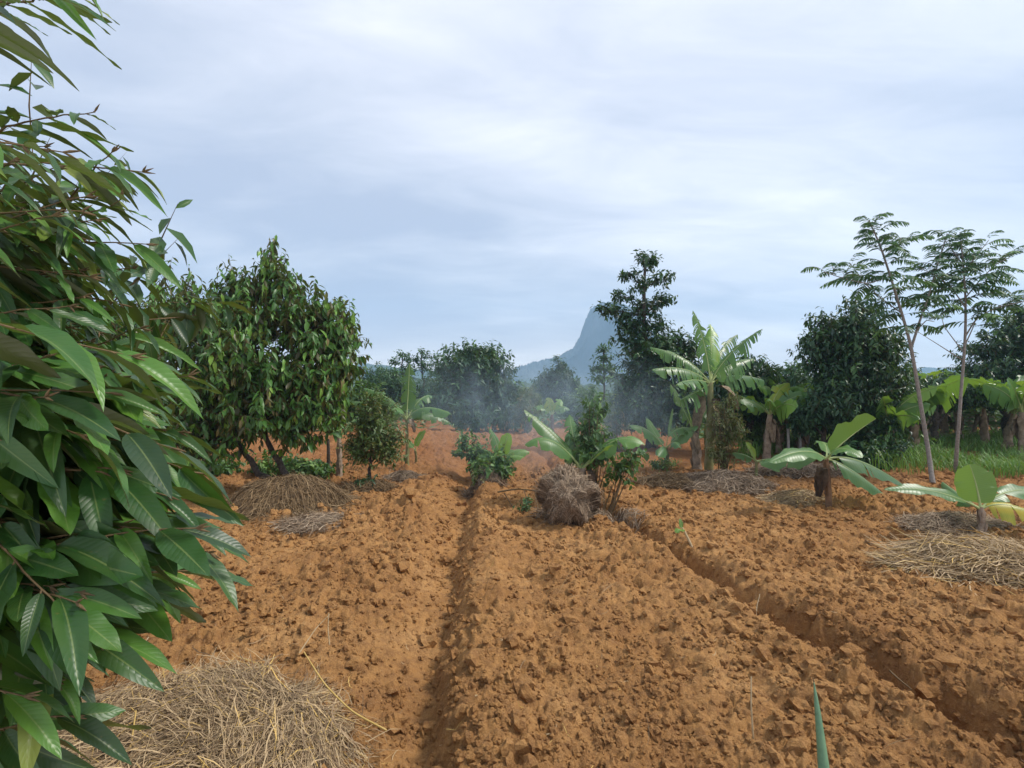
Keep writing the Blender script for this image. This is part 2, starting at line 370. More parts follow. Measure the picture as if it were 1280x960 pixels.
def lumps(x, y, cell, amp, k, jit=0.55):
    """cells packed side by side, each a rounded crumb of its own height, creases between"""
    wx = x+cell*jit*fbm(x, y, 1.6/cell, 3, k+50); wy = y+cell*jit*fbm(x, y, 1.6/cell, 3, k+60)
    gx, gy = np.floor(wx/cell), np.floor(wy/cell); f1 = np.full_like(x, 9.0); hh = np.zeros_like(x)
    for i in (-1, 0, 1):
        for j in (-1, 0, 1):
            cx, cy = gx+i, gy+j
            px = (cx+0.1+0.8*hsh(cx, cy, k)); py = (cy+0.1+0.8*hsh(cx, cy, k+1))
            d2 = (wx/cell-px)**2+(wy/cell-py)**2
            v = (0.25+0.75*hsh(cx, cy, k+2))
            q = v*np.sqrt(np.maximum(0.42-d2, 0)/0.42)
            hh = np.maximum(hh, q)
    return amp*hh
def soil_h(x, y):
    z = macro(x, y)
    a = np.clip((30-y)/12, 0, 1)
    rough = 0.75+0.5*np.clip(fbm(x, y, 0.8, 2, 77)+0.3, 0, 1)
    dl = x-np.interp(y, FL[:, 0], FL[:, 1]); smooth = 1-0.55*np.exp(-((dl+0.18)/0.2)**2)
    rough = rough*smooth
    z = z+a*(0.052*fbm(x, y, 2.1, 3, 1)+0.030*fbm(x, y, 7, 3, 11))*rough
    z = z-a*0.075*np.clip(fbm(x, y, 3.1, 2, 41)-0.42, 0, 1)*2.2
    z = z+a*rough*clods(x, y, 0.30, 0.04, 0.13, 0.6, 100, 0.5)*0.95
    ck = np.clip(0.55+1.1*fbm(x+9, y, 0.9, 3, 81), 0.15, 1.25)
    z = z+a*rough*(ck*lumps(x, y, 0.17, 0.115, 200)+(0.4+0.7*ck)*lumps(x+3.3, y+1.7, 0.080, 0.062, 300)+0.034*billow(x, y, 9, 440, 4)-0.07)
    n = np.clip((12-y)/3, 0, 1)
    z = z+n*rough*(lumps(x+1.3, y+7.7, 0.034, 0.022, 400, 0.7)+0.012*billow(x, y, 22, 420, 3))
    n = np.clip((5-y)/2, 0, 1)
    z = z+n*rough*lumps(x+5.3, y+2.2, 0.0165, 0.008, 500, 0.6)
    return z
def gz(x, y): return float(macro(np.array([float(x)]), np.array([float(y)]))[0])
def gpt(px, py): x, y = GX(px, py); return (x, y, gz(x, y))

def build_ground():
    ys = [0.3, 0.7, 1.1, 1.4]; y = 1.6
    while y < 34: ys.append(y); y += 0.0043*(y+0.25)
    while y < 960: ys.append(y); y *= 1.09
    ys = np.array(ys)
    u = np.linspace(-1.22, 1.22, 1040); e = 1.22*1.12**np.arange(1, 8)
    u = np.concatenate([-e[::-1], u, e])
    Y, U = np.meshgrid(ys, u, indexing='ij'); X = U*(Y+0.55)
    Z = soil_h(X.ravel(), Y.ravel()).reshape(X.shape)
    nr, nc = X.shape
    V = np.stack([X, Y, Z], -1).reshape(-1, 3)
    i = (np.arange(nr-1)*nc)[:, None]+np.arange(nc-1)[None]
    F = np.stack([i, i+1, i+nc+1, i+nc], -1).reshape(-1, 4)
    m = MB(); m.add(V, F)
    o = m.build('ground', M_SOIL); tag(o, 'tilled orange brown soil of the field with raised beds', kind='structure')
    print('ground verts', len(V))
build_ground()

ICO = None
def ico(sub):
    import bmesh
    bm = bmesh.new(); bmesh.ops.create_icosphere(bm, subdivisions=sub, radius=1)
    V = np.array([v.co[:] for v in bm.verts]); F = np.array([[v.index for v in f.verts] for f in bm.faces]); bm.free(); return V, F
def loose_clods():
    rng = np.random.default_rng(5)
    V0, F0 = ico(2); V1, F1 = ico(1)
    m = MB()
    n = 60000
    y = 1.75+8.0*rng.random(n)**1.5; x = (rng.random(n)*2.3-1.15)*(y+0.3)
    kp = rng.random(n) < 0.35+0.9*np.clip(fbm(x, y, 1.9, 3, 71)+0.25, 0, 1); x = x[kp]; y = y[kp]; n = len(x)
    r = np.where(rng.random(n) < 0.012, 0.025+0.03*rng.random(n), np.exp(rng.normal(math.log(0.0085), 0.55, n)).clip(0.0045, 0.040))*(0.85+0.08*y)
    z = soil_h(x, y)
    for big in (True, False):
        idx = np.where((r > 0.014) == big)[0]
        VV, FF = (V0, F0) if big else (V1, F1)
        k = len(VV)
        ph = rng.random((len(idx), 3))*50
        Vn = VV[None]*np.ones((len(idx), 1, 1))
        a = Vn[..., 0]*1.7+Vn[..., 2]*0.9+ph[:, None, 0]; b = Vn[..., 1]*1.7-Vn[..., 2]*1.3+ph[:, None, 1]
        d = 1+0.95*fbm(a, b, 1.6, 4, 3, 0.6)
        sc = r[idx, None]*(0.75+0.5*rng.random((len(idx), 3))); sc[:, 2] *= 0.85
        P = Vn*d[..., None]*sc[:, None, :]+np.stack([x[idx], y[idx], z[idx]+r[idx]*0.15], -1)[:, None]
        F = (FF[None]+(np.arange(len(idx))*k)[:, None, None]).reshape(-1, 3)
        m.add(P.reshape(-1, 3), F)
    o = m.build('soil_clods', M_SOIL, smooth=False); tag(o, 'loose crumbly clods of orange soil strewn over the beds', kind='stuff')
loose_clods()

# ---------------------------------------------------------------- far mountain and hills
def rockmat(name, c1, c2, s):
    return plain(name, c1, c2, s, 1.0, 0.0)
M_MOUNT = rockmat('mountain forest and rock', (0.045, 0.060, 0.055), (0.11, 0.12, 0.12), 0.02)
M_HILL = rockmat('hill forest', (0.035, 0.06, 0.03), (0.08, 0.11, 0.05), 0.03)
def ridge(name, D, prof, thick, mat, rough, label, seed, n=420, m_=40):
    prof = np.array(prof, float)
    px = np.linspace(prof[0, 0], prof[-1, 0], n)
    X = (px-640)/640*D
    H = (CAM_H-(np.interp(px, prof[:, 0], prof[:, 1])-485)/640*D)
    H = np.maximum(H, 0)
    t = np.linspace(-1, 1, m_)
    XX, TT = np.meshgrid(X, t, indexing='ij')
    YY = D+TT*thick+0.25*thick*fbm(XX, TT*thick, 3.0/thick, 2, seed)
    f = np.cos(TT*PI/2)**1.3
    ZZ = H[:, None]*f+f*rough*(fbm(XX, YY, 0.06, 4, seed, 0.65)+0.6*fbm(XX, YY, 0.35, 2, seed+4))-1.0*(1-f)-0.5
    V = np.stack([XX, YY, ZZ], -1).reshape(-1, 3)
    i = (np.arange(n-1)*m_)[:, None]+np.arange(m_-1)[None]
    F = np.stack([i, i+m_, i+m_+1, i+1], -1).reshape(-1, 4)
    mb = MB(); mb.add(V, F); o = mb.build(name, mat, smooth=False); tag(o, label, kind='structure')
ridge('mountain', 900, [(480, 487), (560, 484), (600, 474), (640, 462), (660, 456), (690, 448), (708, 438), (718, 434), (724, 424), (730, 408), (736, 393), (742, 383), (752, 377), (766, 377), (780, 380), (792, 392), (803, 402), (815, 420), (832, 440), (850, 452), (880, 460), (940, 470), (1030, 486)],
      130, M_MOUNT, 7.0, 'steep blue rocky peak with a flat topped cliff', 5)
ridge('hills', 800, [(250, 487), (330, 470), (400, 462), (455, 455), (480, 457), (505, 461), (560, 466), (640, 474), (720, 479), (800, 487)], 90, M_HILL, 4.5, 'low blue wooded ridge behind the trees on the left', 8)
ridge('hills', 880, [(930, 487), (985, 477), (1040, 470), (1110, 463), (1160, 460), (1205, 463), (1260, 466), (1330, 462), (1430, 470), (1600, 487)], 110, M_HILL, 4.0, 'low blue wooded ridge behind the thin trees on the right', 18)
ridge('hills', 240, [(-700, 487), (-200, 472), (200, 474), (430, 473), (500, 470), (560, 476), (640, 481), (760, 483), (860, 480), (960, 476), (1060, 479), (1200, 476), (1500, 470), (2000, 487)], 45, M_HILL, 3.2, 'nearer dark green rise just beyond the plantation', 28, 600, 30)

# ---------------------------------------------------------------- trees
def bez(p0, c, p1, n):
    t = np.linspace(0, 1, n)[:, None]; p0, c, p1 = map(np.asarray, (p0, c, p1))
    return (1-t)**2*p0+2*t*(1-t)*c+t*t*p1
def lobe(px, py, D, rpx, rpy=None, rd=None):
    r = rpx/640*D; rz = (rpy or rpx)/640*D
    return (*PX(px, py, D), r, rd or r, rz)
def crown_leaves(mb, lobes, ntw, rng, tl, ll, nl, tmpl, tint=(0.35, 0.2), flush=0.08, droop=0.5, up=0.5, shell=0.62, mat=0, twmat=1, rough=0.28, minz=None, twigr=0.004, clump=0.6, hang=0.0, tmpl_list=None):
    L = np.array(lobes); vol = L[:, 3]*L[:, 4]*L[:, 5]; w = vol**(2/3); w = w/w.sum()
    li = rng.choice(len(L), ntw, p=w)
    d = nrm(rng.normal(size=(ntw, 3)))
    rr = shell+(1-shell)*rng.random(ntw)**0.6
    inner = rng.random(ntw) < 0.22; rr = np.where(inner, rng.random(ntw)**0.5*shell, rr)
    K = 16; sub = nrm(rng.normal(size=(len(L), K, 3)))*(rng.random((len(L), K, 1))**0.4)*0.92
    cl = rng.random(ntw) < clump
    subd = sub[li, rng.integers(0, K, ntw)]+rng.normal(size=(ntw, 3))*0.17
    d = np.where(cl[:, None], nrm(subd), d); rr = np.where(cl, np.linalg.norm(subd, axis=1), rr)
    bump = 1+rough*fbm(d[:, 0]*2+li*3.1, d[:, 1]*2+d[:, 2]*2.3, 1.3, 3, 9)*1.6
    C = L[li, :3]+d*L[li, 3:6]*(rr*bump)[:, None]
    if minz is not None:
        lo = C[:, 2] < minz; C[lo, 2] = minz+rng.random(lo.sum())*0.15
    tw = nrm(d*0.8+np.array([0, 0, up])+rng.normal(size=(ntw, 3))*0.35)
    L_ = tl*(0.6+0.8*rng.random(ntw))
    ti0 = tint[0]+tint[1]*rng.normal(size=ntw)+0.12*d[:, 2]*0
    fl = rng.random(ntw) < flush; ti0 = np.where(fl, 0.85+0.15*rng.random(ntw), ti0)
    s = (np.arange(nl)+0.5)/nl
    P = C[:, None]+tw[:, None]*(s[None, :, None]-0.3)*L_[:, None, None]
    side = nrm(np.cross(tw, nrm(rng.normal(size=(ntw, 3)))))
    sg = np.where(np.arange(nl) % 2 == 0, 1, -1)[None, :, None]
    rot = nrm(side[:, None]*sg+0.45*rng.normal(size=(ntw, nl, 3)))
    Y = nrm(tw[:, None]*0.35+rot*0.9-np.array([0, 0, droop])*(0.5+rng.random((ntw, nl, 1)))-np.array([0, 0, hang])*fl[:, None, None])
    Z = nrm(np.array([0, 0, 1.0])+rng.normal(size=(ntw, nl, 3))*0.45+0.2*d[:, None])
    sc = ll*(0.65+0.6*rng.random((ntw, nl)))*np.where(s > 0.8, 0.75, 1)[None]
    tt = np.clip(ti0[:, None]+0.10*rng.normal(size=(ntw, nl)), 0, 1)
    mb.inst(tmpl, P.reshape(-1, 3), Y.reshape(-1, 3), Z.reshape(-1, 3), sc.ravel(), tt.ravel(), mat, 0.8+0.4*rng.random(ntw*nl))
    if twmat is not None:
        st = (C-tw*0.45*L_[:, None]); en = C+tw*0.7*L_[:, None]
        pp = np.stack([st, (st+en)/2+rng.normal(size=st.shape)*0.02*tl, en], 1)
        for q in (0, 1):
            mb.ribbons(pp, np.full(ntw, twigr*2), np.full(ntw, 0.5), nrm(rng.normal(size=(ntw, 3))), twmat)
    return C
def limbs(mb, top_path, R0, lobes, C, rng, nsub=7, r1=0.35, mat=0):
    """limbs from the trunk to every lobe and finer ones out to the leaf clumps"""
    top_path = np.array(top_path)
    for l in lobes:
        c = np.array(l[:3]); rm = np.mean(l[3:6])
        k = int(np.argmin(np.linalg.norm(top_path-(c-np.array([0, 0, rm*0.9])), axis=1)))
        a = top_path[k]; mid = (a+c)/2+np.array([0, 0, -0.05*rm])+rng.normal(size=3)*0.06*rm
        n = 7; pth = bez(a, mid, c+np.array([0, 0, 0.5*l[5]]), n)
        rl = min(R0*r1*1.3, rm*0.07+0.004); R1 = R0 if rl > R0*0.3 else rl*2.2; mb.tube(pth, np.linspace(rl, rl*0.25, n), 6, mat, rough=0.15)
        for s in range(nsub):
            d = nrm(rng.normal(size=3)+np.array([0, 0, 0.3])); e = c+d*np.array(l[3:6])*0.85
            b = pth[rng.integers(2, n-1)]; sp_ = bez(b, (b+e)/2+np.array([0, 0, -0.08*rm])+rng.normal(size=3)*0.08*rm, e, 6)
            mb.tube(sp_, np.linspace(R1*0.16, R1*0.03+0.002, 6), 4, mat, cap=False)
def tree(name, label, base, trunk, tr, lobes, ntw, tl, ll, nl, leafm, bark=None, cat='tree', group=None, seed=0, tmpl=None, **kw):
    rng = np.random.default_rng(seed+1000)
    root = empty(name, base); tag(root, label, cat, group)
    bark = bark or M_BARK
    trunks = trunk if isinstance(trunk[0][0], (list, tuple, np.ndarray)) else [trunk]
    mb = MB(); allp = []
    nsub = kw.pop('nsub', 6)
    for tp in trunks:
        tp = np.array(tp, float); k = len(tp); n = 14
        tt = np.linspace(0, k-1, n); pth = np.stack([np.interp(tt, np.arange(k), tp[:, i]) for i in range(3)], -1)
        pth[1:-1] += rng.normal(size=(n-2, 3))*tr*0.25
        pth[0, 2] -= 0.12
        rad = np.linspace(tr, tr*0.35, n); rad[0] *= 1.35; rad[1] *= 1.1
        mb.tube(pth, rad, 9, 0, rough=0.18); allp.append(pth[4:])
    limbs(mb, np.concatenate(allp), tr, lobes, None, rng, nsub)
    mb.build('trunk', bark, root)
    cb_ = MB(); crown_leaves(cb_, lobes, ntw, rng, tl, ll, nl, tmpl or LEAF_LO, **kw)
    cb_.build('crown', [leafm, M_TWIG], root)
    return root

# big durian tree left of the middle, two leaning trunks
D = 7.9
b1 = np.array(gpt(371, 612)); b2 = np.array(gpt(345, 614))
tree('durian_tree', 'bushy dark green tree on two leaning trunks rising from a straw mound', (b1+b2)/2,
     [[b1, PX(352, 585, 8.0), PX(334, 556, 7.9), PX(322, 500, 7.9), PX(330, 420, 8)], [b2, PX(322, 590, 7.9), PX(304, 565, 7.8), PX(270, 520, 7.8), PX(262, 450, 8)]], 0.058,
     [lobe(322, 455, D, 80, 75), lobe(340, 385, D, 45, 42), lobe(342, 345, D+.1, 18, 30), lobe(265, 408, D, 55, 52), lobe(228, 392, D+.3, 28, 38), lobe(402, 420, D+.1, 42, 45), lobe(395, 398, D+.2, 30, 32), lobe(255, 490, D-.2, 50, 55), lobe(330, 498, D-.3, 60, 46),
      lobe(400, 475, D, 38, 50), lobe(380, 525, D-.1, 38, 32), lobe(270, 545, D-.3, 46, 30), lobe(235, 545, D, 36, 26), lobe(425, 440, D+.1, 22, 42), lobe(300, 370, D+.1, 32, 26), lobe(430, 405, D+.1, 17, 22), lobe(203, 352, D+.3, 9, 16), lobe(290, 352, D, 9, 18), lobe(235, 358, D+.2, 8, 16), lobe(341, 320, D, 9, 20), lobe(372, 368, D, 14, 14)],
     1950, 0.30, 0.145, 9, M_DURIAN, seed=1, tmpl=LEAF_MID, tint=(0.38, 0.17), flush=0.13, droop=1.0, up=0.7, shell=0.6, rough=0.3, hang=1.2, nsub=6)
D = 10.5
tree('durian_tree', 'dark tree half hidden behind the foreground leaves on the left', (*GX(190, 600), 0), [(*GX(190, 600), 0), PX(190, 540, 8.9), PX(185, 470, 9)], 0.09,
     [lobe(185, 440, 9.2, 48, 58), lobe(205, 500, 9.2, 45, 50), lobe(150, 490, 9, 60, 60), lobe(160, 405, 9.2, 36, 30), lobe(120, 440, 9.2, 40, 40), lobe(205, 400, 9.3, 24, 26)],
     700, 0.30, 0.15, 9, M_DURIAN, seed=2, tmpl=LEAF_MID, tint=(0.3, 0.15), flush=0.06, droop=0.9, up=0.7)
# small round tree
D = 8.4
b = np.array(gpt(460, 609))
tree('young_durian_tree', 'small round olive green tree on a short dark trunk standing in the tilled soil', b, [b, PX(462, 595, D), PX(464, 575, D), PX(466, 520, D)], 0.035,
     [lobe(466, 548, D, 36, 30), lobe(468, 522, D, 28, 26), lobe(470, 503, D, 14, 14), lobe(448, 560, D-.1, 20, 20), lobe(486, 556, D, 20, 24)],
     620, 0.16, 0.085, 8, M_OLIVE, seed=3, tint=(0.45, 0.25), flush=0.06, droop=0.45, shell=0.45, rough=0.35)
# round tree in the smoke
D = 19
b = np.array([*GX(592, 540), 0.0])
tree('round_tree', 'wide round dark tree beyond the end of the left furrow', b, [b, PX(592, 520, 18.6), PX(594, 480, 18.6)], 0.16,
     [lobe(592, 480, 18.6, 48, 42), lobe(612, 462, 18.6, 32, 26), lobe(575, 460, 18.6, 30, 26), lobe(598, 452, 18.6, 24, 20), lobe(565, 490, 18.4, 26, 30), lobe(625, 490, 18.4, 30, 36), lobe(600, 515, 18.2, 45, 24), lobe(640, 515, 18.4, 22, 24)],
     1500, 0.36, 0.21, 8, M_BLUE, seed=4, tint=(0.35, 0.22), flush=0.05, droop=0.6, rough=0.25)
D = 29
b = np.array([*GX(694, 520), 0.0])
tree('round_tree', 'small distant round tree in front of the mountain foot', b, [b, PX(694, 500, D), PX(694, 480, D)], 0.15,
     [lobe(695, 480, D, 24, 20), lobe(698, 468, D, 15, 14), lobe(680, 486, D, 14, 14), lobe(712, 484, D, 14, 14)],
     520, 0.38, 0.26, 8, M_DARK, seed=5, tint=(0.5, 0.25), droop=0.6)
# tall tree with an airy top
D = 13.6
b = np.array([*GX(812, 560), 0.0])
tree('tall_tree', 'tallest tree with an airy layered top beside the mountain peak', b, [b, PX(812, 500, D), PX(808, 440, D), PX(804, 380, D), PX(807, 328, D)], 0.10,
     [lobe(809, 326, D, 15, 9, .3), lobe(786, 343, D, 11, 6, .25), lobe(825, 349, D, 11, 5, .25), lobe(803, 356, D, 13, 7, .25), lobe(778, 372, D+.2, 13, 5, .25), lobe(829, 376, D-.1, 12, 8, .25), lobe(758, 387, D, 13, 6, .25), lobe(806, 385, D, 17, 10, .3), lobe(780, 394, D, 17, 7, .25),
      lobe(794, 408, D, 17, 9, .3), lobe(818, 408, D, 18, 9, .3), lobe(800, 428, D, 22, 11), lobe(832, 430, D, 20, 14), lobe(812, 450, D, 34, 20), lobe(808, 478, D, 38, 30), lobe(840, 462, D, 36, 34), lobe(814, 515, D, 46, 28), lobe(795, 505, D, 28, 28), lobe(850, 505, D, 36, 32), lobe(858, 440, D, 20, 18)],
     2600, 0.26, 0.155, 7, M_DARK, seed=6, tint=(0.45, 0.25), flush=0.03, droop=0.5, shell=0.4, rough=0.5)
# slender sapling in front of the mountain
D = 21
b = np.array([*GX(755, 530), 0.0])
tree('slender_sapling', 'slender layered sapling standing clear against the mountain', b, [b, PX(755, 500, D), PX(755, 460, D), PX(754, 434, D)], 0.05,
     [lobe(754, 437, D, 7, 6), lobe(756, 449, D, 12, 3), lobe(755, 461, D, 17, 3), lobe(753, 473, D, 19, 3)],
     110, 0.3, 0.21, 6, M_BLUE, seed=7, tint=(0.6, 0.2), droop=0.3, shell=0.3, rough=0.5, nsub=4)
# dark trees right of the middle and on the right
D = 12.5
tree('mango_tree', 'low dark tree with broad clumps just right of the tallest banana plant', (*GX(938, 560), 0), [(*GX(938, 565), 0), PX(938, 520, D), PX(938, 480, D)], 0.12,
     [lobe(935, 472, D, 34, 24), lobe(958, 487, D, 27, 26), lobe(915, 480, D, 24, 26), lobe(945, 505, D, 34, 16), lobe(908, 502, D, 24, 26)],
     650, 0.32, 0.20, 8, M_DARK, seed=8, tint=(0.4, 0.25), tmpl=LEAF_MID, droop=0.9)
D = 16
tree('green_tree', 'mid green tree top between the two darkest trees on the right', (*GX(1000, 556), 0), [(*GX(1000, 556), 0), PX(1000, 520, D*0.9), PX(1000, 480, D*0.9)], 0.13,
     [lobe(992, 478, 14.6, 24, 22), lobe(1018, 488, 14.6, 26, 20), lobe(975, 500, 14.6, 28, 20), lobe(1010, 510, 14.5, 32, 22)],
     620, 0.34, 0.19, 7, M_BLUE, seed=9, tint=(0.35, 0.2), droop=0.6)
D = 11.4
b = np.array([*GX(1075, 575), 0.0])
tree('broad_tree', 'big dark egg shaped tree behind the banana plant on the right', b, [b, PX(1072, 530, D), PX(1068, 460, D), PX(1068, 400, D)], 0.14,
     [lobe(1070, 402, D, 30, 30), lobe(1066, 432, D, 50, 34), lobe(1062, 470, D, 50, 36), lobe(1096, 456, D, 32, 36), lobe(1034, 415, D, 22, 22), lobe(1105, 490, D, 34, 34), lobe(1046, 500, D, 44, 28), lobe(1100, 520, D-.3, 26, 30), lobe(1100, 555, D-.6, 20, 26), lobe(1028, 440, D, 18, 20), lobe(1080, 515, D, 40, 26)],
     2100, 0.28, 0.145, 8, M_DARK, seed=10, tint=(0.45, 0.25), flush=0.03, droop=0.7, rough=0.32, tmpl=LEAF_MID)
D = 15
tree('broad_tree', 'dark tree cut by the right edge of the picture behind the banana grove', (*GX(1262, 555), 0), [(*GX(1262, 555), 0), PX(1260, 500, D*.92), PX(1260, 430, D*.92)], 0.14,
     [lobe(1260, 420, 13.8, 34, 30), lobe(1245, 450, 13.8, 40, 30), lobe(1285, 450, 13.8, 40, 40), lobe(1235, 475, 13.8, 34, 22), lobe(1290, 400, 13.8, 26, 24), lobe(1270, 490, 13.8, 50, 24)],
     1300, 0.3, 0.16, 8, M_DARK, seed=11, tint=(0.4, 0.25), droop=0.7)
tree('low_tree', 'low spreading dark tree between the two thin feathery trees', (*GX(1170, 560), 0), [(*GX(1170, 562), 0), PX(1170, 520, 13), PX(1170, 490, 13)], 0.09,
     [lobe(1160, 490, 13.3, 34, 16), lobe(1190, 485, 13.3, 34, 17), lobe(1140, 498, 13.3, 24, 16), lobe(1178, 500, 13.3, 34, 10), lobe(1205, 494, 13.3, 22, 12)],
     620, 0.3, 0.16, 8, M_DARK, seed=12, tint=(0.4, 0.25), droop=0.7)
tree('low_tree', 'low leafy tree between the big dark tree and the small grove stakes', (*GX(1018, 575), 0), [(*GX(1030, 575), 0), PX(1030, 540, 11.2), PX(1030, 510, 11.2)], 0.07,
     [lobe(1030, 512, 11.2, 34, 22), lobe(1005, 522, 11.2, 22, 18), lobe(1055, 525, 11.2, 26, 22)],
     430, 0.26, 0.15, 8, M_BLUE, seed=13, tint=(0.3, 0.2), droop=0.7, tmpl=LEAF_MID)
# mid-distance trees, left gap
for k, (px, py, D, r, lab, mt, f) in enumerate([
        (492, 478, 26, 20, 'hazy round tree beside the thin wispy trees on the left', M_BLUE, 0.9), (470, 472, 34, 16, 'distant green tree at the foot of the left ridge', M_BLUE, 0.9),
        (545, 485, 27, 22, 'hazy tree just left of the wide round tree', M_BLUE, 1.0), (450, 495, 19, 20, 'leafy tree behind the small round olive tree', M_SHRUB, 0.9),
        (655, 500, 25, 16, 'greyish bushy tree right of the wide round tree', M_DRYSH, 1.3), (735, 497, 27, 14, 'small rounded bush left of the slender sapling', M_SHRUB, 1.0),
        (775, 505, 24, 15, 'low bush right of the slender sapling', M_DRYSH, 1.0), (880, 485, 21, 26, 'dark tree behind the tallest banana plant', M_DARK, 1.0),
        (1130, 480, 20, 26, 'dark tree behind the thin feathery tree stems', M_DARK, 0.8), (965, 492, 26, 18, 'green tree far behind the low dark clumped tree', M_BLUE, 0.8),
        (720, 503, 22, 12, 'light green bush below the small distant round tree', M_SHRUB, 1.0), (1225, 500, 22, 26, 'dark green tree top behind the banana grove', M_BLUE, 0.9)]):
    gy = CAM_H
    tree('distant_tree', lab, ((px-640)/640*D, D, 0), [((px-640)/640*D, D, 0), PX(px, py+6, D), PX(px, py-4, D)], 0.09,
         [lobe(px, py, D, r, r*0.95), lobe(px-r*.6, py+r*.4, D, r*.7, r*.6), lobe(px+r*.6, py+r*.45, D, r*.7, r*.6), lobe(px, py+r*0.9, D, r*.9, r*.5)], int(230+9*r), 0.35, 0.22, 7, mt, seed=30+k, tint=(0.4, 0.25), droop=0.5, rough=0.4, minz=0.05,
         group='trees beyond the field')
for k, (px, py, D) in enumerate([(503, 445, 33), (527, 441, 34), (548, 447, 35)]):
    lobs = [lobe(px+dx, py+dy, D, r, r*.45) for dx, dy, r in ((0, 0, 7), (-7, 8, 7), (8, 5, 6), (4, 14, 8), (-4, 20, 8), (9, 20, 6))]
    tree('wispy_tree', ['leftmost of the three thin see-through trees behind the pale banana', 'middle of the three thin see-through trees behind the pale banana', 'rightmost of the three thin see-through trees, against the wide round tree'][k],
         ((px-640)/640*D, D, 0), [((px-640)/640*D, D, 0), PX(px+3, 480, D), PX(px, py+18, D), PX(px, py-4, D)], 0.09, lobs, 70, 0.45, 0.24, 7, M_BLUE, seed=60+k, tint=(0.5, 0.2), droop=0.3, shell=0.2, nsub=3, group='thin wispy trees')

# shrubs
def shrub(name, label, px, py, D, lobs, ntw, ll, mat, seed, tl=0.16, nl=7, tmpl=LEAF_LO, nstem=5, cat='shrub', z0=None, tint=(0.5, 0.22), **kw):
    rng = np.random.default_rng(seed+500)
    base = np.array([(px-640)/640*D, D, gz((px-640)/640*D, D)])
    root = empty(name, base); tag(root, label, cat)
    L = [lobe(*l) for l in lobs]
    mb = MB()
    for l in L:
        for s in range(nstem):
            e = np.array(l[:3])+nrm(rng.normal(size=3)+np.array([0, 0, .8]))*np.array(l[3:6])*0.9
            st = base+np.array([rng.normal()*0.05, rng.normal()*0.05, -0.05])
            mid = (st+e)/2; mid[:2] = st[:2]*0.45+e[:2]*0.55+rng.normal(size=2)*0.03
            mb.tube(bez(st, mid, e, 7), np.linspace(0.010, 0.003, 7), 5, cap=False)
    mb.build('stems', M_TWIG, root)
    c = MB(); crown_leaves(c, L, ntw, rng, tl, ll, nl, tmpl, tint=tint, minz=base[2]+0.04, twigr=0.002, shell=0.3, rough=0.45, **kw)
    c.build('foliage', [mat, M_TWIG], root)
    return root
shrub('leafy_shrub', 'bright leafy shrub behind the leaning trunks of the two trunk tree', 385, 597, 9.3, [(385, 590, 9.3, 30, 18), (345, 585, 9.5, 34, 20), (400, 600, 9.1, 18, 10)], 330, 0.09, M_SHRUB, 1, tmpl=LEAF_ROUND)
shrub('leafy_shrub', 'low shrub between the foreground leaves and the straw mound', 275, 600, 9.4, [(270, 592, 9.4, 34, 16), (235, 590, 9.6, 30, 20)], 260, 0.09, M_SHRUB, 2, tmpl=LEAF_ROUND, tint=(0.3, 0.2))
shrub('leafy_shrub', 'loose green shrub left of the small banana by the left furrow', 592, 590, 9.8, [(585, 560, 9.9, 20, 22), (600, 572, 9.7, 24, 20)], 170, 0.085, M_SHRUB, 3, tmpl=LEAF_ROUND)
shrub('leafy_shrub', 'low leafy shrub with thin dry stems at the head of the left furrow', 620, 605, 8.5, [(612, 588, 8.5, 20, 16), (628, 582, 8.6, 14, 20), (600, 585, 8.7, 12, 14)], 150, 0.095, M_SHRUB, 4, tmpl=LEAF_ROUND, tint=(0.6, 0.25))
shrub('dry_bush', 'grey brown dry bush in front of the leafy shrubs by the left furrow', 605, 606, 8.4, [(605, 596, 8.4, 16, 10)], 70, 0.06, M_DRYSH, 5, nstem=40)
shrub('yellowing_shrub', 'tall thin shrub with yellow brown leaves on the ash mound', 905, 596, 9.3, [(905, 520, 9.3, 20, 22), (915, 545, 9.2, 22, 24), (900, 568, 9.2, 20, 16), (918, 500, 9.3, 10, 10)], 330, 0.075, M_DRYSH, 6, nstem=7)
shrub('leafy_sapling', 'upright leafy sapling growing among the banana leaves behind the hay bundle', 738, 628, 7.2, [(738, 540, 7.2, 18, 24), (745, 512, 7.2, 17, 16), (728, 566, 7.1, 20, 18), (752, 560, 7.1, 14, 24)], 150, 0.105, M_SHRUB, 7, nstem=6, tmpl=LEAF_MID, tint=(0.4, 0.22))
shrub('leafy_shrub', 'broad leaved shrub leaning right beside the hay bundle', 752, 636, 6.8, [(785, 577, 7.1, 16, 12), (774, 590, 7.0, 12, 10), (794, 566, 7.1, 9, 7), (760, 604, 6.9, 7, 6)], 55, 0.095, M_SHRUB, 8, nstem=3, tmpl=LEAF_ROUND, tint=(0.55, 0.2), tl=0.2, nl=5)
shrub('weed_clump', 'small green weeds at the foot of the middle distance banana', 835, 590, 9.7, [(830, 582, 9.7, 16, 7)], 60, 0.07, M_SHRUB, 9, nstem=3, tint=(0.7, 0.2))
shrub('weed_clump', 'little grey green weed under the arched twigs left of the hay bundle', 655, 640, 6.6, [(655, 632, 6.6, 7, 8)], 16, 0.06, M_BLUE, 10, nstem=3, tint=(0.8, 0.2))
shrub('weed_clump', 'weed tuft at the foot of the small round olive tree', 458, 612, 8.1, [(457, 607, 8.1, 12, 5)], 30, 0.08, M_BLUE, 11, nstem=4, tint=(0.3, 0.2))
shrub('pale_shrub', 'pale tangled shrub in the plot behind the yellowing shrub', 985, 570, 12, [(985, 545, 12.2, 26, 18), (965, 535, 12.3, 20, 22), (1000, 560, 12, 20, 12)], 260, 0.1, M_SHRUB, 12, nstem=10, tint=(0.5, 0.3))
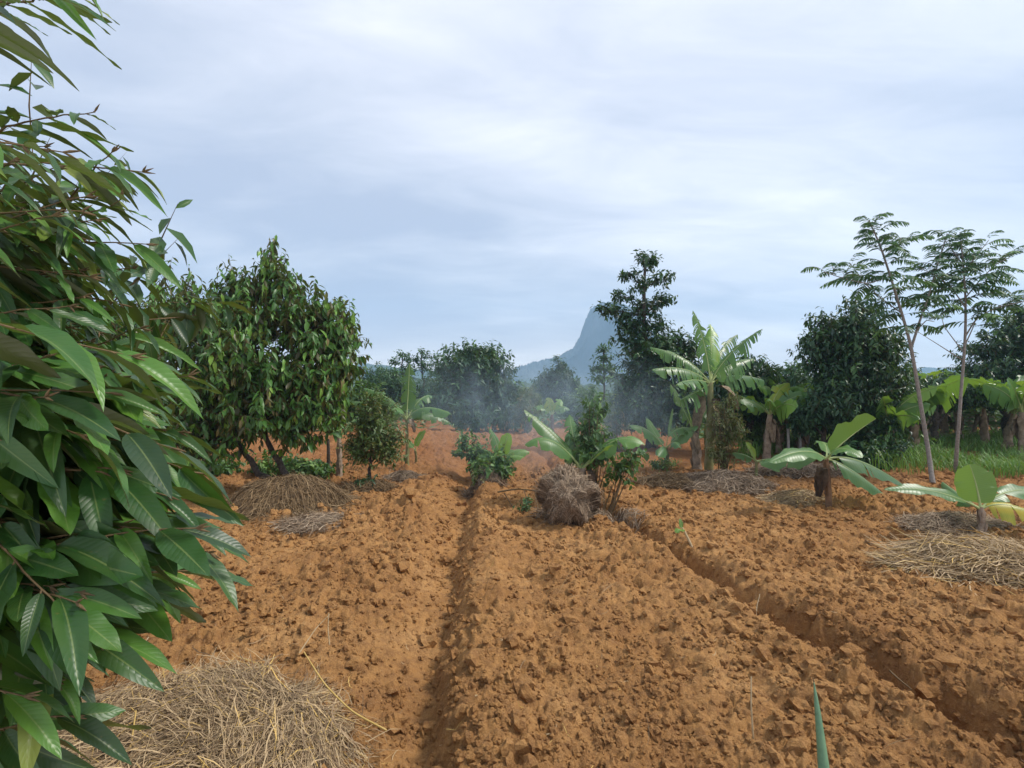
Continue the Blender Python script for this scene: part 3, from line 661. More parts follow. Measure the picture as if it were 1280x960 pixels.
for k_, (a_, b_, D_, w_, lab_) in enumerate([(945, 545, 12.6, 16, 'light green bush at the left end of the middle plot'), (962, 520, 13.2, 18, 'tall light green bush under the low dark clumped tree'), (1012, 548, 12.4, 18, 'light green bush right of the pale stakes'),
                                  (1128, 545, 12.0, 18, 'light green bush between the big dark tree and the forked stem'), (1062, 560, 10.9, 20, 'leafy green bush behind the raised banana leaf')]):
    shrub('bright_bush', lab_, a_, 485+CAM_H*640/D_, D_, [(a_, b_, D_, w_, 16), (a_-w_*.6, b_+12, D_, w_*.7, 12), (a_+w_*.6, b_+14, D_, w_*.7, 12)], 150, 0.14, M_SHRUB if k_ < 4 else M_BLUE, 40+k_, tmpl=LEAF_ROUND if k_ % 2 else LEAF_LO, nstem=5, tint=(0.6, 0.25))
shrub('pale_shrub', 'pale shrub in front of the big dark egg shaped tree', 1110, 590, 10.2, [(1110, 560, 10.3, 22, 22), (1092, 575, 10.2, 16, 14)], 150, 0.12, M_DARK, 13, nstem=5, tint=(0.7, 0.3), tmpl=LEAF_MID)
shrub('brushwood_bush', 'greyish brushwood bush right of the leafy sapling', 772, 540, 13, [(770, 528, 13, 16, 16), (760, 545, 13, 14, 12)], 120, 0.11, M_DRYSH, 14, nstem=9, tint=(0.3, 0.2))
shrub('brushwood_bush', 'grey twiggy bush in the smoke right of the wide round tree', 657, 545, 17, [(655, 515, 17, 15, 26), (668, 500, 17.5, 10, 20)], 160, 0.13, M_DRYSH, 15, nstem=16, tint=(0.2, 0.2))

# thin feathery trees
def fronds(mb, specs, rng):
    """bipinnate leaves: rachis with paired narrow pinnae"""
    PR = []; WR = []; TR = []; NR = []; RP = []
    for p, d, L, ti in specs:
        d = nrm(d); h = nrm(np.array([d[0], d[1], 0.0])+1e-6)
        e = p+d*L*0.75+h*L*0.25-np.array([0, 0, 0.30*L]); c = p+d*L*0.6+np.array([0, 0, 0.02*L])
        pt = bez(p, c, e, 13); RP.append(pt)
        T = nrm(np.gradient(pt, axis=0)); Sd = nrm(np.cross(T, [0, 0, 1.0]))
        n = 12
        for q in range(2, 13):
            t = q/12; pl = L*0.30*math.sin(PI*(0.12+0.80*t))**0.7
            for sg in (-1, 1):
                dr = nrm(Sd[q]*sg*0.8+T[q]*0.55-np.array([0, 0, 0.28])+rng.normal(size=3)*0.08)
                a = pt[q]; b = a+dr*pl-np.array([0, 0, pl*0.25]); m_ = a+dr*pl*0.55
                PR.append(np.stack([a, m_, b])); WR.append(0.040*L/0.6); TR.append(ti+0.1*rng.normal())
                NR.append(nrm(np.array([0, 0, 1.0])+rng.normal(size=3)*0.3))
    mb.ribbons(np.array(PR), np.array(WR), np.clip(TR, 0, 1), np.array(NR), 0)
    mb.ribbons(np.array(RP), np.full(len(RP), 0.010), np.full(len(RP), .5), nrm(rng.normal(size=(len(RP), 3))), 1)
def feather_tree(label, base, stems, r0, limbl, seed):
    rng = np.random.default_rng(seed)
    root = empty('feathery_tree', base); tag(root, label, 'tree', 'thin feathery trees on the right')
    mb = MB(); cr = MB(); specs = []
    def path(pts, n=24):
        pts = np.array(pts, float); k = len(pts); t = np.linspace(0, k-1, n)
        p = np.stack([np.interp(t, np.arange(k), pts[:, i]) for i in range(3)], -1)
        for _ in range(3): p[1:-1] = (p[:-2]+2*p[1:-1]+p[2:])/4
        return p
    for pts, ra, rb, fs, nf, FL_ in stems:
        p = path(pts); mb.tube(p, np.linspace(ra, rb, len(p)), 7, rough=0.12)
        az0 = rng.random()*6
        for i in range(nf):
            t = fs+(1-fs)*((i+0.5)/nf); k = min(int(t*(len(p)-1)), len(p)-1)
            az = az0+i*2.4+rng.normal()*0.4; el = 0.25+0.75*(t-fs)/(1-fs+1e-6)+rng.normal()*0.12
            L = FL_*(1.1-0.45*t)*(0.8+0.4*rng.random())
            specs.append((p[k], np.array([math.cos(az)*math.cos(el), math.sin(az)*math.cos(el), math.sin(el)]), L, 0.35+0.3*rng.random()+(0.35 if rng.random() < 0.1 else 0)))
    fronds(cr, specs, rng)
    mb.build('trunk', M_BARKP, root); cr.build('crown', [M_SENGON, M_BARKP], root)
    return root
D = 8.9
b = gpt(1166, 604)
feather_tree('taller left one of the two thin feathery trees, its pale stem forking halfway', b,
    [([b, PX(1160, 560, D), PX(1148, 490, D), PX(1139, 430, D), PX(1122, 375, D), PX(1102, 310, D), PX(1086, 275, D)], 0.040, 0.010, 0.58, 42, 0.70),
     ([PX(1140, 432, D), PX(1150, 400, D+.1), PX(1160, 372, D+.2), PX(1172, 330, D+.4), PX(1184, 292, D+.5)], 0.022, 0.008, 0.38, 24, 0.66),
     ([PX(1112, 345, D), PX(1085, 355, D-.2), PX(1055, 348, D-.3), PX(1030, 340, D-.4)], 0.011, 0.005, 0.2, 13, 0.62),
     ([PX(1128, 392, D), PX(1100, 372, D+.3), PX(1080, 352, D+.5), PX(1062, 328, D+.7)], 0.011, 0.005, 0.25, 12, 0.62),
     ([PX(1105, 322, D), PX(1122, 306, D), PX(1138, 300, D+.2)], 0.010, 0.004, 0.2, 9, 0.55),
     ([PX(1144, 415, D), PX(1158, 400, D-.2), PX(1168, 402, D-.3)], 0.010, 0.004, 0.3, 4, 0.42)], 0.05, [], 71)
D = 9.4
b = gpt(1194, 592)
feather_tree('right one of the two thin feathery trees, its pale stem straight and slender', b,
    [([b, PX(1196, 560, D), PX(1202, 480, D), PX(1207, 420, D), PX(1207, 370, D), PX(1204, 330, D), PX(1200, 290, D)], 0.036, 0.008, 0.60, 40, 0.72),
     ([PX(1207, 420, D), PX(1220, 398, D), PX(1245, 384, D-.2), PX(1275, 378, D-.3), PX(1300, 372, D-.3)], 0.014, 0.005, 0.2, 17, 0.6),
     ([PX(1207, 385, D), PX(1190, 360, D), PX(1172, 345, D-.2), PX(1150, 335, D-.3)], 0.012, 0.005, 0.2, 17, 0.62),
     ([PX(1207, 372, D), PX(1225, 350, D), PX(1245, 330, D), PX(1262, 322, D)], 0.012, 0.005, 0.2, 19, 0.64),
     ([PX(1205, 340, D), PX(1222, 318, D), PX(1236, 300, D)], 0.012, 0.005, 0.2, 10, 0.58),
     ([PX(1204, 332, D), PX(1190, 312, D), PX(1178, 296, D)], 0.012, 0.005, 0.2, 8, 0.52),
     ([PX(1204, 440, D), PX(1180, 408, D), PX(1176, 392, D)], 0.010, 0.003, 0.75, 2, 0.4),
     ([PX(1203, 450, D), PX(1175, 432, D), PX(1148, 415, D-.1)], 0.010, 0.004, 0.95, 1, 0.35),
     ([PX(1206, 432, D), PX(1216, 410, D), PX(1222, 392, D)], 0.012, 0.005, 0.5, 4, 0.45)], 0.05, [], 72)

# ---------------------------------------------------------------- banana plants
def banana_leaf(parent, p0, c, p1, width, tint=0.5, tears=0, fold=0.22, drop=0.25, up=(0, 0, 1), pet=0.16, rng=None, name='leaf', mats=None, label=None, wp=0.45, roll=0.0):
    rng = rng or RNG
    p0, c, p1 = map(lambda v: np.array(v, float), (p0, c, p1))
    n = 30; P = bez(p0, c, p1, n+1); T = nrm(np.gradient(P, axis=0)); up = nrm(np.array(up, float))
    Sd = nrm(np.cross(T, up[None]+0*T)); Nn = np.cross(Sd, T)
    if roll:
        Sd, Nn = Sd*math.cos(roll)+Nn*math.sin(roll), Nn*math.cos(roll)-Sd*math.sin(roll)
    def at(t, s, ext):
        f = np.clip(t, 0, 1)*n; i = np.minimum(f.astype(int), n-1); fr = (f-i)[:, None]
        p = P[i]*(1-fr)+P[i+1]*fr; sd = Sd[i]*(1-fr)+Sd[i+1]*fr; nn = Nn[i]*(1-fr)+Nn[i+1]*fr
        q = np.clip((t-pet)/(1-pet), 0, 1)
        w = width/2*(np.clip(q, 0, 1)**0.38)*(np.clip(1-q, 0, 1)**0.55)/(wp**0.38*(1-wp)**0.55)
        w = np.where(q > 0.97, w*0.8, w)
        a = np.abs(s); sw = s*w
        return p+sd*sw[:, None]+nn*(fold*a*w)[:, None]-np.array([0, 0, 1.0])*((drop+ext)*a*a*w)[:, None]+T[i]*(0.10*a*w)[:, None]
    mb = MB(); L = np.linalg.norm(np.diff(P, axis=0), axis=1).sum()
    for sg in (-1, 1):
        cuts = [pet]+sorted(pet+0.04+(0.97-pet)*rng.random(tears))+[1.0] if tears else [pet, 1.0]
        for a, b in zip(cuts[:-1], cuts[1:]):
            if b-a < 0.004: continue
            k = max(2, int((b-a)*34)+1); m = 5
            gap = 0.0 if not tears else rng.random()*(0.45 if tears < 8 else 0.8)
            ext = 0.0 if not tears else rng.random()*(1.1 if tears < 8 else 1.6)
            trim = 1.0 if not tears else 1-0.15*rng.random()
            tt = np.linspace(a, b, k+1); ss = np.linspace(0, 1, m)
            G = []; A = []
            mid = (a+b)/2
            for s in ss:
                t2 = mid+(tt-mid)*(1-gap*s**1.5)
                w_ = (0.08*np.sin(tt*17+sg*2+tint*9)+0.03*np.sin(tt*41+tint*30))*s*s
                G.append(at(t2, np.full(k+1, sg*s*trim), ext+w_*2)); A.append(np.stack([np.full(k+1, sg*s), t2, np.full(k+1, tint)+0.03*rng.normal()], -1))
            G = np.stack(G, 1); A = np.stack(A, 1)
            i = (np.arange(k)*m)[:, None]+np.arange(m-1)[None]
            F = np.stack([i, i+1, i+m+1, i+m], -1) if sg > 0 else np.stack([i+1, i, i+m, i+m+1], -1)
            mb.add(G.reshape(-1, 3), F.reshape(-1, 4), np.clip(A.reshape(-1, 3), -1, 1), 0)
    tp = np.linspace(0, 1, 14); pp = np.stack([np.interp(tp, np.linspace(0, 1, n+1), P[:, i]) for i in range(3)], -1)-np.array([0, 0, 0.002])
    rr = np.interp(tp, [0, pet, 1], [0.095*width**0.5*0.42, 0.036*width**0.5*0.55, 0.002])
    mb.tube(pp, rr, 6, 1)
    o = mb.build(name, mats or [M_BANANA, M_RIB], parent)
    if label: o['label'] = label
    return o
def dead_leaf(parent, p, d, L, w, rng, mat=None):
    """a hanging withered leaf, crumpled"""
    p = np.array(p, float); d = np.array(d, float)
    k = 12; P = bez(p, p+d*0.8, p+d*1.0-np.array([0, 0, L]), k); mb = MB(); m = 7
    Sd = nrm(np.cross(d, [0, 0, 1.0])); On = nrm(d*np.array([1, 1, 0])+1e-6)
    V = []
    for i in range(k):
        t = i/(k-1); ww = w*math.sin(PI*min(0.95, 0.12+0.8*t))**0.8
        for j in range(m):
            s = -1+2*j/(m-1); V.append(P[i]+Sd*s*ww*0.5*(1-0.2*rng.random())+On*(0.25*w*math.cos(s*7+t*6)*(0.4+0.6*rng.random())))
    i = (np.arange(k-1)*m)[:, None]+np.arange(m-1)[None]
    mb.add(V, np.stack([i, i+1, i+m+1, i+m], -1).reshape(-1, 4)); return mb.build('dry_leaf', mat or M_DEAD, parent)
def pseudostem(root, pts, r0, r1, mat, rng, sheaths=5):
    pts = np.array(pts, float); k = len(pts); n = 14; t = np.linspace(0, k-1, n)
    p = np.stack([np.interp(t, np.arange(k), pts[:, i]) for i in range(3)], -1); p[0, 2] -= 0.1
    mb = MB(); rad = np.linspace(r0, r1, n)*(1+0.06*np.sin(np.arange(n)*1.9)); mb.tube(p, rad, 12, rough=0.08)
    for s in range(sheaths):
        i = rng.integers(1, n-4); a = rng.random()*6.28; o = np.array([math.cos(a), math.sin(a), 0])
        q = p[i:i+4]+o*np.interp(np.arange(4), [0, 3], [rad[i]*0.9, rad[i]*1.25])[:, None]
        mb.ribbons(q[None], np.array([r0*1.5]), np.array([.5]), o[None], 0)
    return mb.build('pseudostem', mat, root)
GB = 'banana plants'
def banana_px(label, base, top, D, r, leaves, seed, mat=None, dead=(), sheaths=5, name='banana_plant'):
    """leaves: (ctrl px, ctrl py, tip px, tip py, tip depth offset, width, tint, tears, kwargs)"""
    rng = np.random.default_rng(seed); root = empty(name, base); tag(root, label, 'banana plant', GB)
    T = PX(*top, D); pseudostem(root, [base, (np.array(base)+T)/2+np.array([0.01, 0, 0]), T], r, r*0.6, mat or M_PSEUDO, rng, sheaths)
    for lf in leaves:
        cx, cy, tx, ty, dd, w, ti, te = lf[:8]; kw = dict(up=(0, -0.55, 0.85)); kw.update(lf[8] if len(lf) > 8 else {}); w = w*0.98; te = te+(2 if te > 3 else 0)
        banana_leaf(root, T-np.array([0, 0, 0.02]), PX(cx, cy, D+dd*0.45), PX(tx, ty, D+dd), w, ti, te, rng=rng, **kw)
    for (px, py, dx, dy, L, w, mt) in dead: dead_leaf(root, PX(px, py, D-.05), (dx, dy, 0.05), L, w, rng, mt)
    return root
def banana_rand(label, x, y, h, r, nl, L, w, seed, mat=None, tears=8, tint=0.5, group=GB, el=0.9, ndead=2, rollr=0.2, arch=0.55, face=0.0):
    rng = np.random.default_rng(seed); z = gz(x, y); root = empty('banana_plant', (x, y, z)); tag(root, label, 'banana plant', group)
    lean = rng.normal(size=2)*0.08*h
    T = np.array([x+lean[0], y+lean[1], z+h]); pseudostem(root, [(x, y, z), (x+lean[0]*.4, y+lean[1]*.4, z+h*.5), T], r, r*0.62, mat or M_PSEUDO_D, rng)
    a0 = rng.random()*6.28
    for i in range(nl):
        az = a0+i*2.4+rng.normal()*0.25; e = el*(0.55+0.6*i/nl)+rng.normal()*0.12
        LL = L*(0.8+0.35*rng.random()); h_ = np.array([math.cos(az), math.sin(az), 0])
        c = T+h_*LL*0.5*math.cos(e)+np.array([0, 0, LL*0.62*math.sin(e)])
        p1 = T+h_*LL*(0.55+0.35*math.cos(e))+np.array([0, 0, LL*(math.sin(e)*arch-0.30*rng.random())])
        banana_leaf(root, T, c, p1, w*(0.85+0.3*rng.random()), np.clip(tint+0.16*rng.normal(), 0, 0.86), tears, rng=rng, roll=rollr*rng.normal(), drop=0.15, fold=0.12, up=(0.4*rng.normal(), -face*rng.random(), 1.0-0.7*face))
    for i in range(ndead):
        a = rng.random()*6.28; dead_leaf(root, T-np.array([0, 0, 0.08+0.15*rng.random()]), (math.cos(a)*r*1.8, math.sin(a)*r*1.8, 0.02), h*0.45, 0.22, rng, M_DEADT)
    return root
# B1 right, big fresh leaf standing up
D = 6.83; b = gpt(1036, 636)
banana_px('young banana plant with one big bright leaf raised and a black withered leaf', b, (1033, 572), D, 0.043, [
    (1052, 550, 1095, 523, 0.1, 0.40, 0.82, 0, dict(fold=0.5, drop=0.0, up=(0.35, 0.5, 0.7), pet=0.14, wp=0.6)),
    (1010, 552, 962, 578, -0.5, 0.25, 0.45, 0, dict(drop=0.4, pet=0.10)),
    (1005, 562, 950, 580, 0.55, 0.28, 0.30, 1, dict(drop=0.2)),
    (1050, 548, 1078, 572, -0.4, 0.24, 0.50, 0, dict(drop=0.35)),
    (1065, 562, 1128, 605, 0.25, 0.34, 0.14, 2, dict(drop=0.5, pet=0.2)),
    (1052, 575, 1105, 618, -0.15, 0.26, 0.25, 1, dict(drop=0.5)),
    (1036, 548, 1020, 552, 0.8, 0.22, 0.6, 1)], 201, M_PSEUDO, [(1030, 585, -0.09, -0.05, 0.42, 0.20, M_DEAD)])
# B2 right edge
D = 5.55; b = gpt(1227, 672)
banana_px('small banana plant beside the yellow straw heap, its long pale leaf reaching left', b, (1226, 634), D, 0.040, [
    (1170, 604, 1105, 612, 0.0, 0.17, 0.35, 0, dict(drop=0.3, fold=0.3)),
    (1222, 606, 1212, 580, 0.12, 0.36, 0.86, 0, dict(fold=0.40, drop=0.0, up=(0.55, 0.8, 0.1), pet=0.12, wp=0.5)),
    (1255, 600, 1320, 618, 0.3, 0.22, 0.40, 1, dict(drop=0.3)),
    (1250, 622, 1296, 642, -0.1, 0.22, 0.97, 2, dict(drop=0.5, label='yellowing banana leaf')),
    (1200, 620, 1178, 602, 0.9, 0.2, 0.3, 2, dict(drop=0.4))], 202, M_PSEUDO_D, [], 8)
# B3 tallest banana
D = 10.0; b = gpt(886, 588)
banana_px('tallest banana plant with torn leaves standing up behind the ash mound', b, (888, 478), D, 0.088, [
    (884, 430, 866, 388, 0.3, 0.34, 0.35, 24, dict(drop=0.5)), (890, 430, 888, 405, 0.7, 0.40, 0.78, 9, dict(up=(0, -1, 0.15), drop=0.0, fold=0.1)),
    (905, 440, 953, 411, -0.2, 0.34, 0.35, 26, dict(drop=0.6)), (895, 435, 922, 418, 1.1, 0.30, 0.15, 22, dict(drop=0.6, up=(0.3, -0.7, 0.5))),
    (860, 440, 812, 434, 0.2, 0.33, 0.35, 24, dict(drop=0.7)), (858, 452, 815, 462, -0.5, 0.32, 0.3, 24, dict(drop=0.7)),
    (868, 470, 846, 480, -0.9, 0.3, 0.4, 8, dict(drop=0.6)), (905, 452, 942, 448, 0.6, 0.34, 0.3, 14, dict(drop=0.7)), (872, 490, 850, 500, -0.4, 0.30, 0.5, 8, dict(drop=0.5, pet=0.3)),
    (915, 462, 955, 475, 1.2, 0.34, 0.2, 14, dict(drop=0.7))], 203, M_PSEUDO_G, [(896, 482, 0.35, -0.1, 0.5, 0.30, M_DEADT), (880, 490, -0.18, -0.1, 0.9, 0.28, M_DEADT), (892, 498, 0.10, -0.12, 1.0, 0.25, M_DEAD)], 9)
banana_px('shorter banana plant leaning against the foot of the tallest one', gpt(872, 590), (866, 535), 9.9, 0.09, [
    (855, 512, 838, 480, 0.3, 0.26, 0.4, 8), (862, 515, 852, 492, -0.4, 0.26, 0.55, 5), (880, 515, 893, 500, 0.5, 0.26, 0.4, 9), (850, 530, 835, 545, -0.3, 0.22, 0.3, 5)], 213, M_PSEUDO_D, [(866, 540, 0.05, -.12, 0.45, 0.2, M_DEADT)])
# B4 small banana in front of the tall tree
banana_px('small banana plant with a bare upright leaf stalk at the far right of the smoke', gpt(833, 584), (832, 560), 9.8, 0.055, [
    (838, 530, 841, 510, 0.1, 0.06, 0.4, 0, dict(pet=0.3)), (808, 528, 786, 532, -0.2, 0.26, 0.45, 2, dict(drop=0.5)), (852, 538, 873, 532, 0.0, 0.24, 0.35, 2, dict(drop=0.3)),
    (820, 545, 808, 522, 0.7, 0.22, 0.6, 1), (828, 552, 822, 570, -0.5, 0.22, 0.35, 1, dict(drop=0.5)), (843, 545, 850, 560, -0.4, 0.2, 0.4, 1, dict(drop=0.5))], 204, M_PSEUDO_G)
banana_px('tiny banana sucker left of the young plant with the raised leaf', gpt(945, 598), (945, 575), 9.05, 0.03, [
    (942, 562, 932, 553, -0.2, 0.15, 0.82, 0, dict(up=(0.3, -0.8, 0.3))), (965, 570, 985, 578, 0.2, 0.16, 0.4, 1, dict(drop=0.4)), (930, 565, 915, 566, 0.1, 0.15, 0.35, 1, dict(drop=0.4)), (958, 578, 975, 590, -0.2, 0.14, 0.5, 0)], 205, M_PSEUDO_G, [], 2)
# B5 banana behind the hay bundle
banana_px('banana plant with long pale leaves spreading behind the hay bundle', gpt(727, 632), (727, 585), 7.0, 0.095, [
    (700, 545, 655, 512, 0.15, 0.30, 0.30, 3, dict(drop=0.3)), (688, 530, 656, 557, -0.2, 0.26, 0.45, 1, dict(drop=0.4)), (770, 530, 806, 556, -0.1, 0.24, 0.60, 2, dict(drop=0.4)),
    (755, 562, 765, 556, -0.6, 0.17, 0.66, 0, dict(drop=0.3)), (715, 545, 712, 518, 0.8, 0.26, 0.35, 5), (738, 540, 740, 520, 1.0, 0.25, 0.6, 4), (710, 570, 706, 560, 0.5, 0.2, 0.3, 1), (690, 560, 700, 548, 0.9, .22, .3, 2)], 206, M_PSEUDO_D,
    [(722, 585, -0.14, -.06, 0.42, 0.2, M_DEADT), (733, 588, 0.12, -.06, 0.42, 0.2, M_DEAD)], 8)
# B6 pale stemmed banana on the left
banana_px('banana plant with a pale slim stem and drooping leaves right of the small round tree', gpt(509, 586), (508, 524), 10.1, 0.04, [
    (511, 480, 512, 454, 0.2, 0.34, 0.15, 6, dict(up=(0, -1, .1), drop=0, fold=0.1)), (525, 490, 540, 495, 0.4, 0.28, 0.4, 7, dict(drop=0.5)), (525, 498, 565, 518, -0.1, 0.24, 0.35, 4, dict(drop=0.5)), (528, 505, 562, 528, 0.3, 0.24, 0.25, 5, dict(drop=0.5)),
    (490, 492, 455, 485, 0.3, 0.28, 0.4, 10, dict(drop=0.6)), (485, 500, 440, 502, 0.5, 0.26, 0.4, 10, dict(drop=0.6)), (500, 500, 488, 515, -0.5, 0.22, 0.55, 3, dict(drop=0.5))], 207, M_PSEUDO_G, [(512, 524, 0.1, -.05, 0.3, 0.15, M_DEADT)])
banana_px('banana sucker low beside the pale slim banana stem', gpt(520, 580), (519, 562), 10.6, 0.03, [(522, 545, 532, 538, 0, 0.16, 0.8, 0, dict(up=(-.3, -.8, .3))), (512, 552, 503, 548, 0.2, 0.14, 0.5, 0)], 208, M_PSEUDO_G, [], 2)
banana_px('bright banana leaves between the big two trunk tree and the small round tree', gpt(424, 596), (424, 548), 9.4, 0.06, [
    (426, 510, 432, 470, 0.1, 0.26, 0.8, 1, dict(up=(0, -1, .2), drop=0.0)), (436, 530, 448, 520, 0.3, 0.2, 0.4, 4), (412, 530, 402, 520, 0.2, 0.2, 0.4, 4), (420, 525, 417, 500, 0.6, 0.22, 0.6, 3)], 209, M_PSEUDO_D)
banana_px('low banana plant in the shrubs at the head of the left furrow', gpt(628, 590), (626, 575), 9.6, 0.045, [
    (622, 550, 612, 535, 0.1, 0.2, 0.45, 3), (632, 552, 636, 541, -0.3, 0.24, 0.75, 0, dict(up=(0, -1, .2), drop=0)), (642, 556, 662, 565, 0.1, 0.2, 0.6, 3, dict(drop=0.5)), (610, 560, 598, 562, 0.2, 0.2, 0.35, 3, dict(drop=0.5)), (640, 566, 655, 572, -.2, .18, .8, 1, dict(drop=.5))], 210, M_PSEUDO_G)
banana_px('banana plant poking up behind the leafy sapling', gpt(770, 545), (768, 515), 16.5, 0.07, [
    (768, 500, 770, 492, 0.1, 0.42, 0.85, 1, dict(up=(0, -1, .2), drop=0)), (755, 500, 745, 512, 0.1, 0.3, 0.6, 3), (780, 502, 790, 512, 0.1, 0.3, 0.5, 3), (760, 500, 752, 500, .3, .3, .6, 3)], 211)
banana_px('far banana plant below the small distant round tree', gpt(690, 545), (690, 518), 17, 0.07, [
    (688, 500, 684, 497, 0.1, 0.42, 0.85, 2, dict(up=(0, -1, .2), drop=0)), (675, 502, 664, 512, 0.1, 0.3, 0.6, 3), (702, 502, 712, 512, 0.1, 0.3, 0.5, 3), (697, 498, 702, 500, .3, .35, .8, 3)], 212)
# the grove on the right: individuals told apart by their place
grove = [(1142, 572, 1.55, 0.42, 'banana plant at the left end of the grove, just left of the forked stem'), (1163, 556, 1.6, 0.6, 'grove banana with a rust brown stem seen between the two thin stems'),
         (1180, 552, 1.6, 0.45, 'grove banana half hidden behind the straight thin stem'), (1198, 556, 1.7, 0.35, 'grove banana just right of the straight thin stem'),
         (1232, 563, 1.75, 0.75, 'thick stemmed grove banana under the brightest raised leaves'), (1257, 567, 1.6, 0.55, 'grove banana with a brown peeling stem near the right edge'),
         (1279, 571, 1.7, 0.4, 'grove banana at the very edge of the picture'), (1215, 549, 1.9, 0.7, 'farther grove banana behind the thick stemmed one'),
         (1150, 549, 1.9, 0.75, 'farther grove banana behind the left end of the grove'), (1245, 548, 2.1, 0.7, 'farther grove banana under the dark tree at the right edge'), (1180, 543, 2.2, 0.6, 'farthest grove banana, between the two thin stems'), (1272, 552, 2.0, 0.8, 'farther grove banana near the right edge')]
for k, (px, py, h, ti, lab) in enumerate(grove):
    x, y = GX(px, py)
    banana_rand(lab, x, y, h*0.62, 0.095, 10, 1.3, 0.48, 300+k, tears=7, tint=min(0.72, ti+0.05), group='banana grove on the right', el=1.2, rollr=0.25, arch=0.85, face=1.3)
mid = [(958, 575, 1.0, 0.7, 'banana plant in the middle plot, left of the pale shrub'), (974, 570, 1.35, 0.82, 'banana with a hanging bright leaf under the low dark clumped tree'), (1002, 572, 0.9, 0.6, 'banana plant in the middle plot behind the stakes'),
       (1120, 580, 0.9, 0.6, 'banana plant at the right foot of the big dark egg shaped tree')]
for k, (px, py, h, ti, lab) in enumerate(mid):
    x, y = GX(px, py); banana_rand(lab, x, y, h, 0.09, 9, 1.0, 0.40, 330+k, rollr=0.3, arch=0.8, face=1.2, tears=4, tint=ti, group='banana plants in the middle plot')

# ---------------------------------------------------------------- straw
def straw(name, label, cx, cy, rx, ry, hgt, n, L, wd, mat, seed, ang=0.0, spread=0.5, cat='straw pile', radial=0.0, power=1.6, lift=0.02, tint=(0.45, 0.25), heap=True, rotz=0.0, seg=6, flow=0.0, group='straw piles'):
    rng = np.random.default_rng(seed); zb = gz(cx, cy)
    root = empty(name, (cx, cy, zb)); tag(root, label, cat, group)
    cr, sr = math.cos(rotz), math.sin(rotz)
    def loc(x, y):
        a, b = x-cx, y-cy; return (a*cr+b*sr)/rx, (-a*sr+b*cr)/ry
    def hz(x, y):
        a, b = loc(x, y); r = np.sqrt(a*a+b*b)*(1+0.18*fbm(a+seed, b, 1.6, 2, 3))
        hh = hgt*np.clip(1-r**power, 0, 1)**0.75
        return macro(x, y)+hh*(1+0.15*fbm(x+seed, y, 3/rx, 3, 7))
    if heap:
        g = 70; uu = np.linspace(-1.0, 1.0, g); A, B = np.meshgrid(uu, uu, indexing='ij')
        X = cx+(A*rx*cr-B*ry*sr); Y = cy+(A*rx*sr+B*ry*cr)
        R = np.sqrt(A*A+B*B)*(1+0.25*fbm(A+seed, B, 1.8, 3, 88))
        Z = hz(X.ravel(), Y.ravel()).reshape(X.shape)-0.012+0.02*hgt*(RNG.random(X.shape)-0.5)-np.clip(R-0.72, 0, 1)*0.35
        i = (np.arange(g-1)*g)[:, None]+np.arange(g-1)[None]
        m = MB(); m.add(np.stack([X, Y, Z], -1).reshape(-1, 3), np.stack([i, i+g, i+g+1, i+1], -1).reshape(-1, 4)); m.build('heap', M_HEAP, root)
    a = rng.random(n)*2*PI; r = np.sqrt(rng.random(n))*(1.0+0.22*fbm(np.cos(a)*1.5+seed, np.sin(a)*1.5, 1.3, 3, 88))*(1+0.12*np.abs(rng.normal(size=n)))
    lx, ly = r*np.cos(a), r*np.sin(a); x0 = cx+(lx*rx*cr-ly*ry*sr); y0 = cy+(lx*rx*sr+ly*ry*cr)
    th = ang+spread*rng.normal(size=n)+flow*fbm(x0+seed, y0, 1.6/rx, 2, 21)
    out = np.arctan2(y0-cy, x0-cx)
    use = rng.random(n) < radial; th = np.where(use, out+0.35*rng.normal(size=n), th)
    LL = L*(0.45+0.8*rng.random(n)); t = np.linspace(-0.5, 0.5, seg)
    bend = rng.normal(size=n)*0.9
    thk = th[:, None]+bend[:, None]*t[None]
    X = x0[:, None]+np.cos(thk)*LL[:, None]*t[None]; Y = y0[:, None]+np.sin(thk)*LL[:, None]*t[None]
    Z = hz(X.ravel(), Y.ravel()).reshape(X.shape)
    lf_ = lift*rng.random(n)**2*2
    Z = Z+lf_[:, None]+(rng.normal(size=n)*lift*1.1)[:, None]*t[None]*2+lift*0.35*np.sin(t[None]*9+bend[:, None]*5)
    m = MB(); P = np.stack([X, Y, Z], -1)
    ti = np.clip(tint[0]+tint[1]*rng.normal(size=n), 0, 1)
    m.ribbons(P, wd*(0.5+0.9*rng.random(n)), ti)
    m.build('strands', mat, root)
    return root
# foreground heap of pale straw
x, y = (260-640)/640*2.45, 2.45
straw('straw_pile', 'large matted heap of pale straw in the near left corner', -1.50, 2.25, 0.74, 0.56, 0.055, 13500, 0.32, 0.0042, M_STRAW, 1, ang=0.05, spread=0.32, flow=2.8, lift=0.030, rotz=-0.05, tint=(0.42, 0.33), power=1.3)
x, y = GX(372, 640)
straw('straw_pile', 'mound of dark brown hay around the base of the two leaning trunks', GX(345, 640)[0], GX(345, 640)[1]+0.35, 0.80, 0.66, 0.36, 6500, 0.42, 0.0065, M_STRAWB, 2, ang=0.2, spread=0.6, radial=0.6, lift=0.03, tint=(0.42, 0.22))
straw('straw_pile', 'thin grey skirt of straw spilling right from the brown hay mound', GX(400, 655)[0], GX(400, 655)[1]+0.1, 0.45, 0.30, 0.03, 1300, 0.34, 0.006, M_STRAWG, 3, ang=0.5, spread=0.5, radial=0.3, lift=0.025, tint=(0.55, 0.25), rotz=0.3)
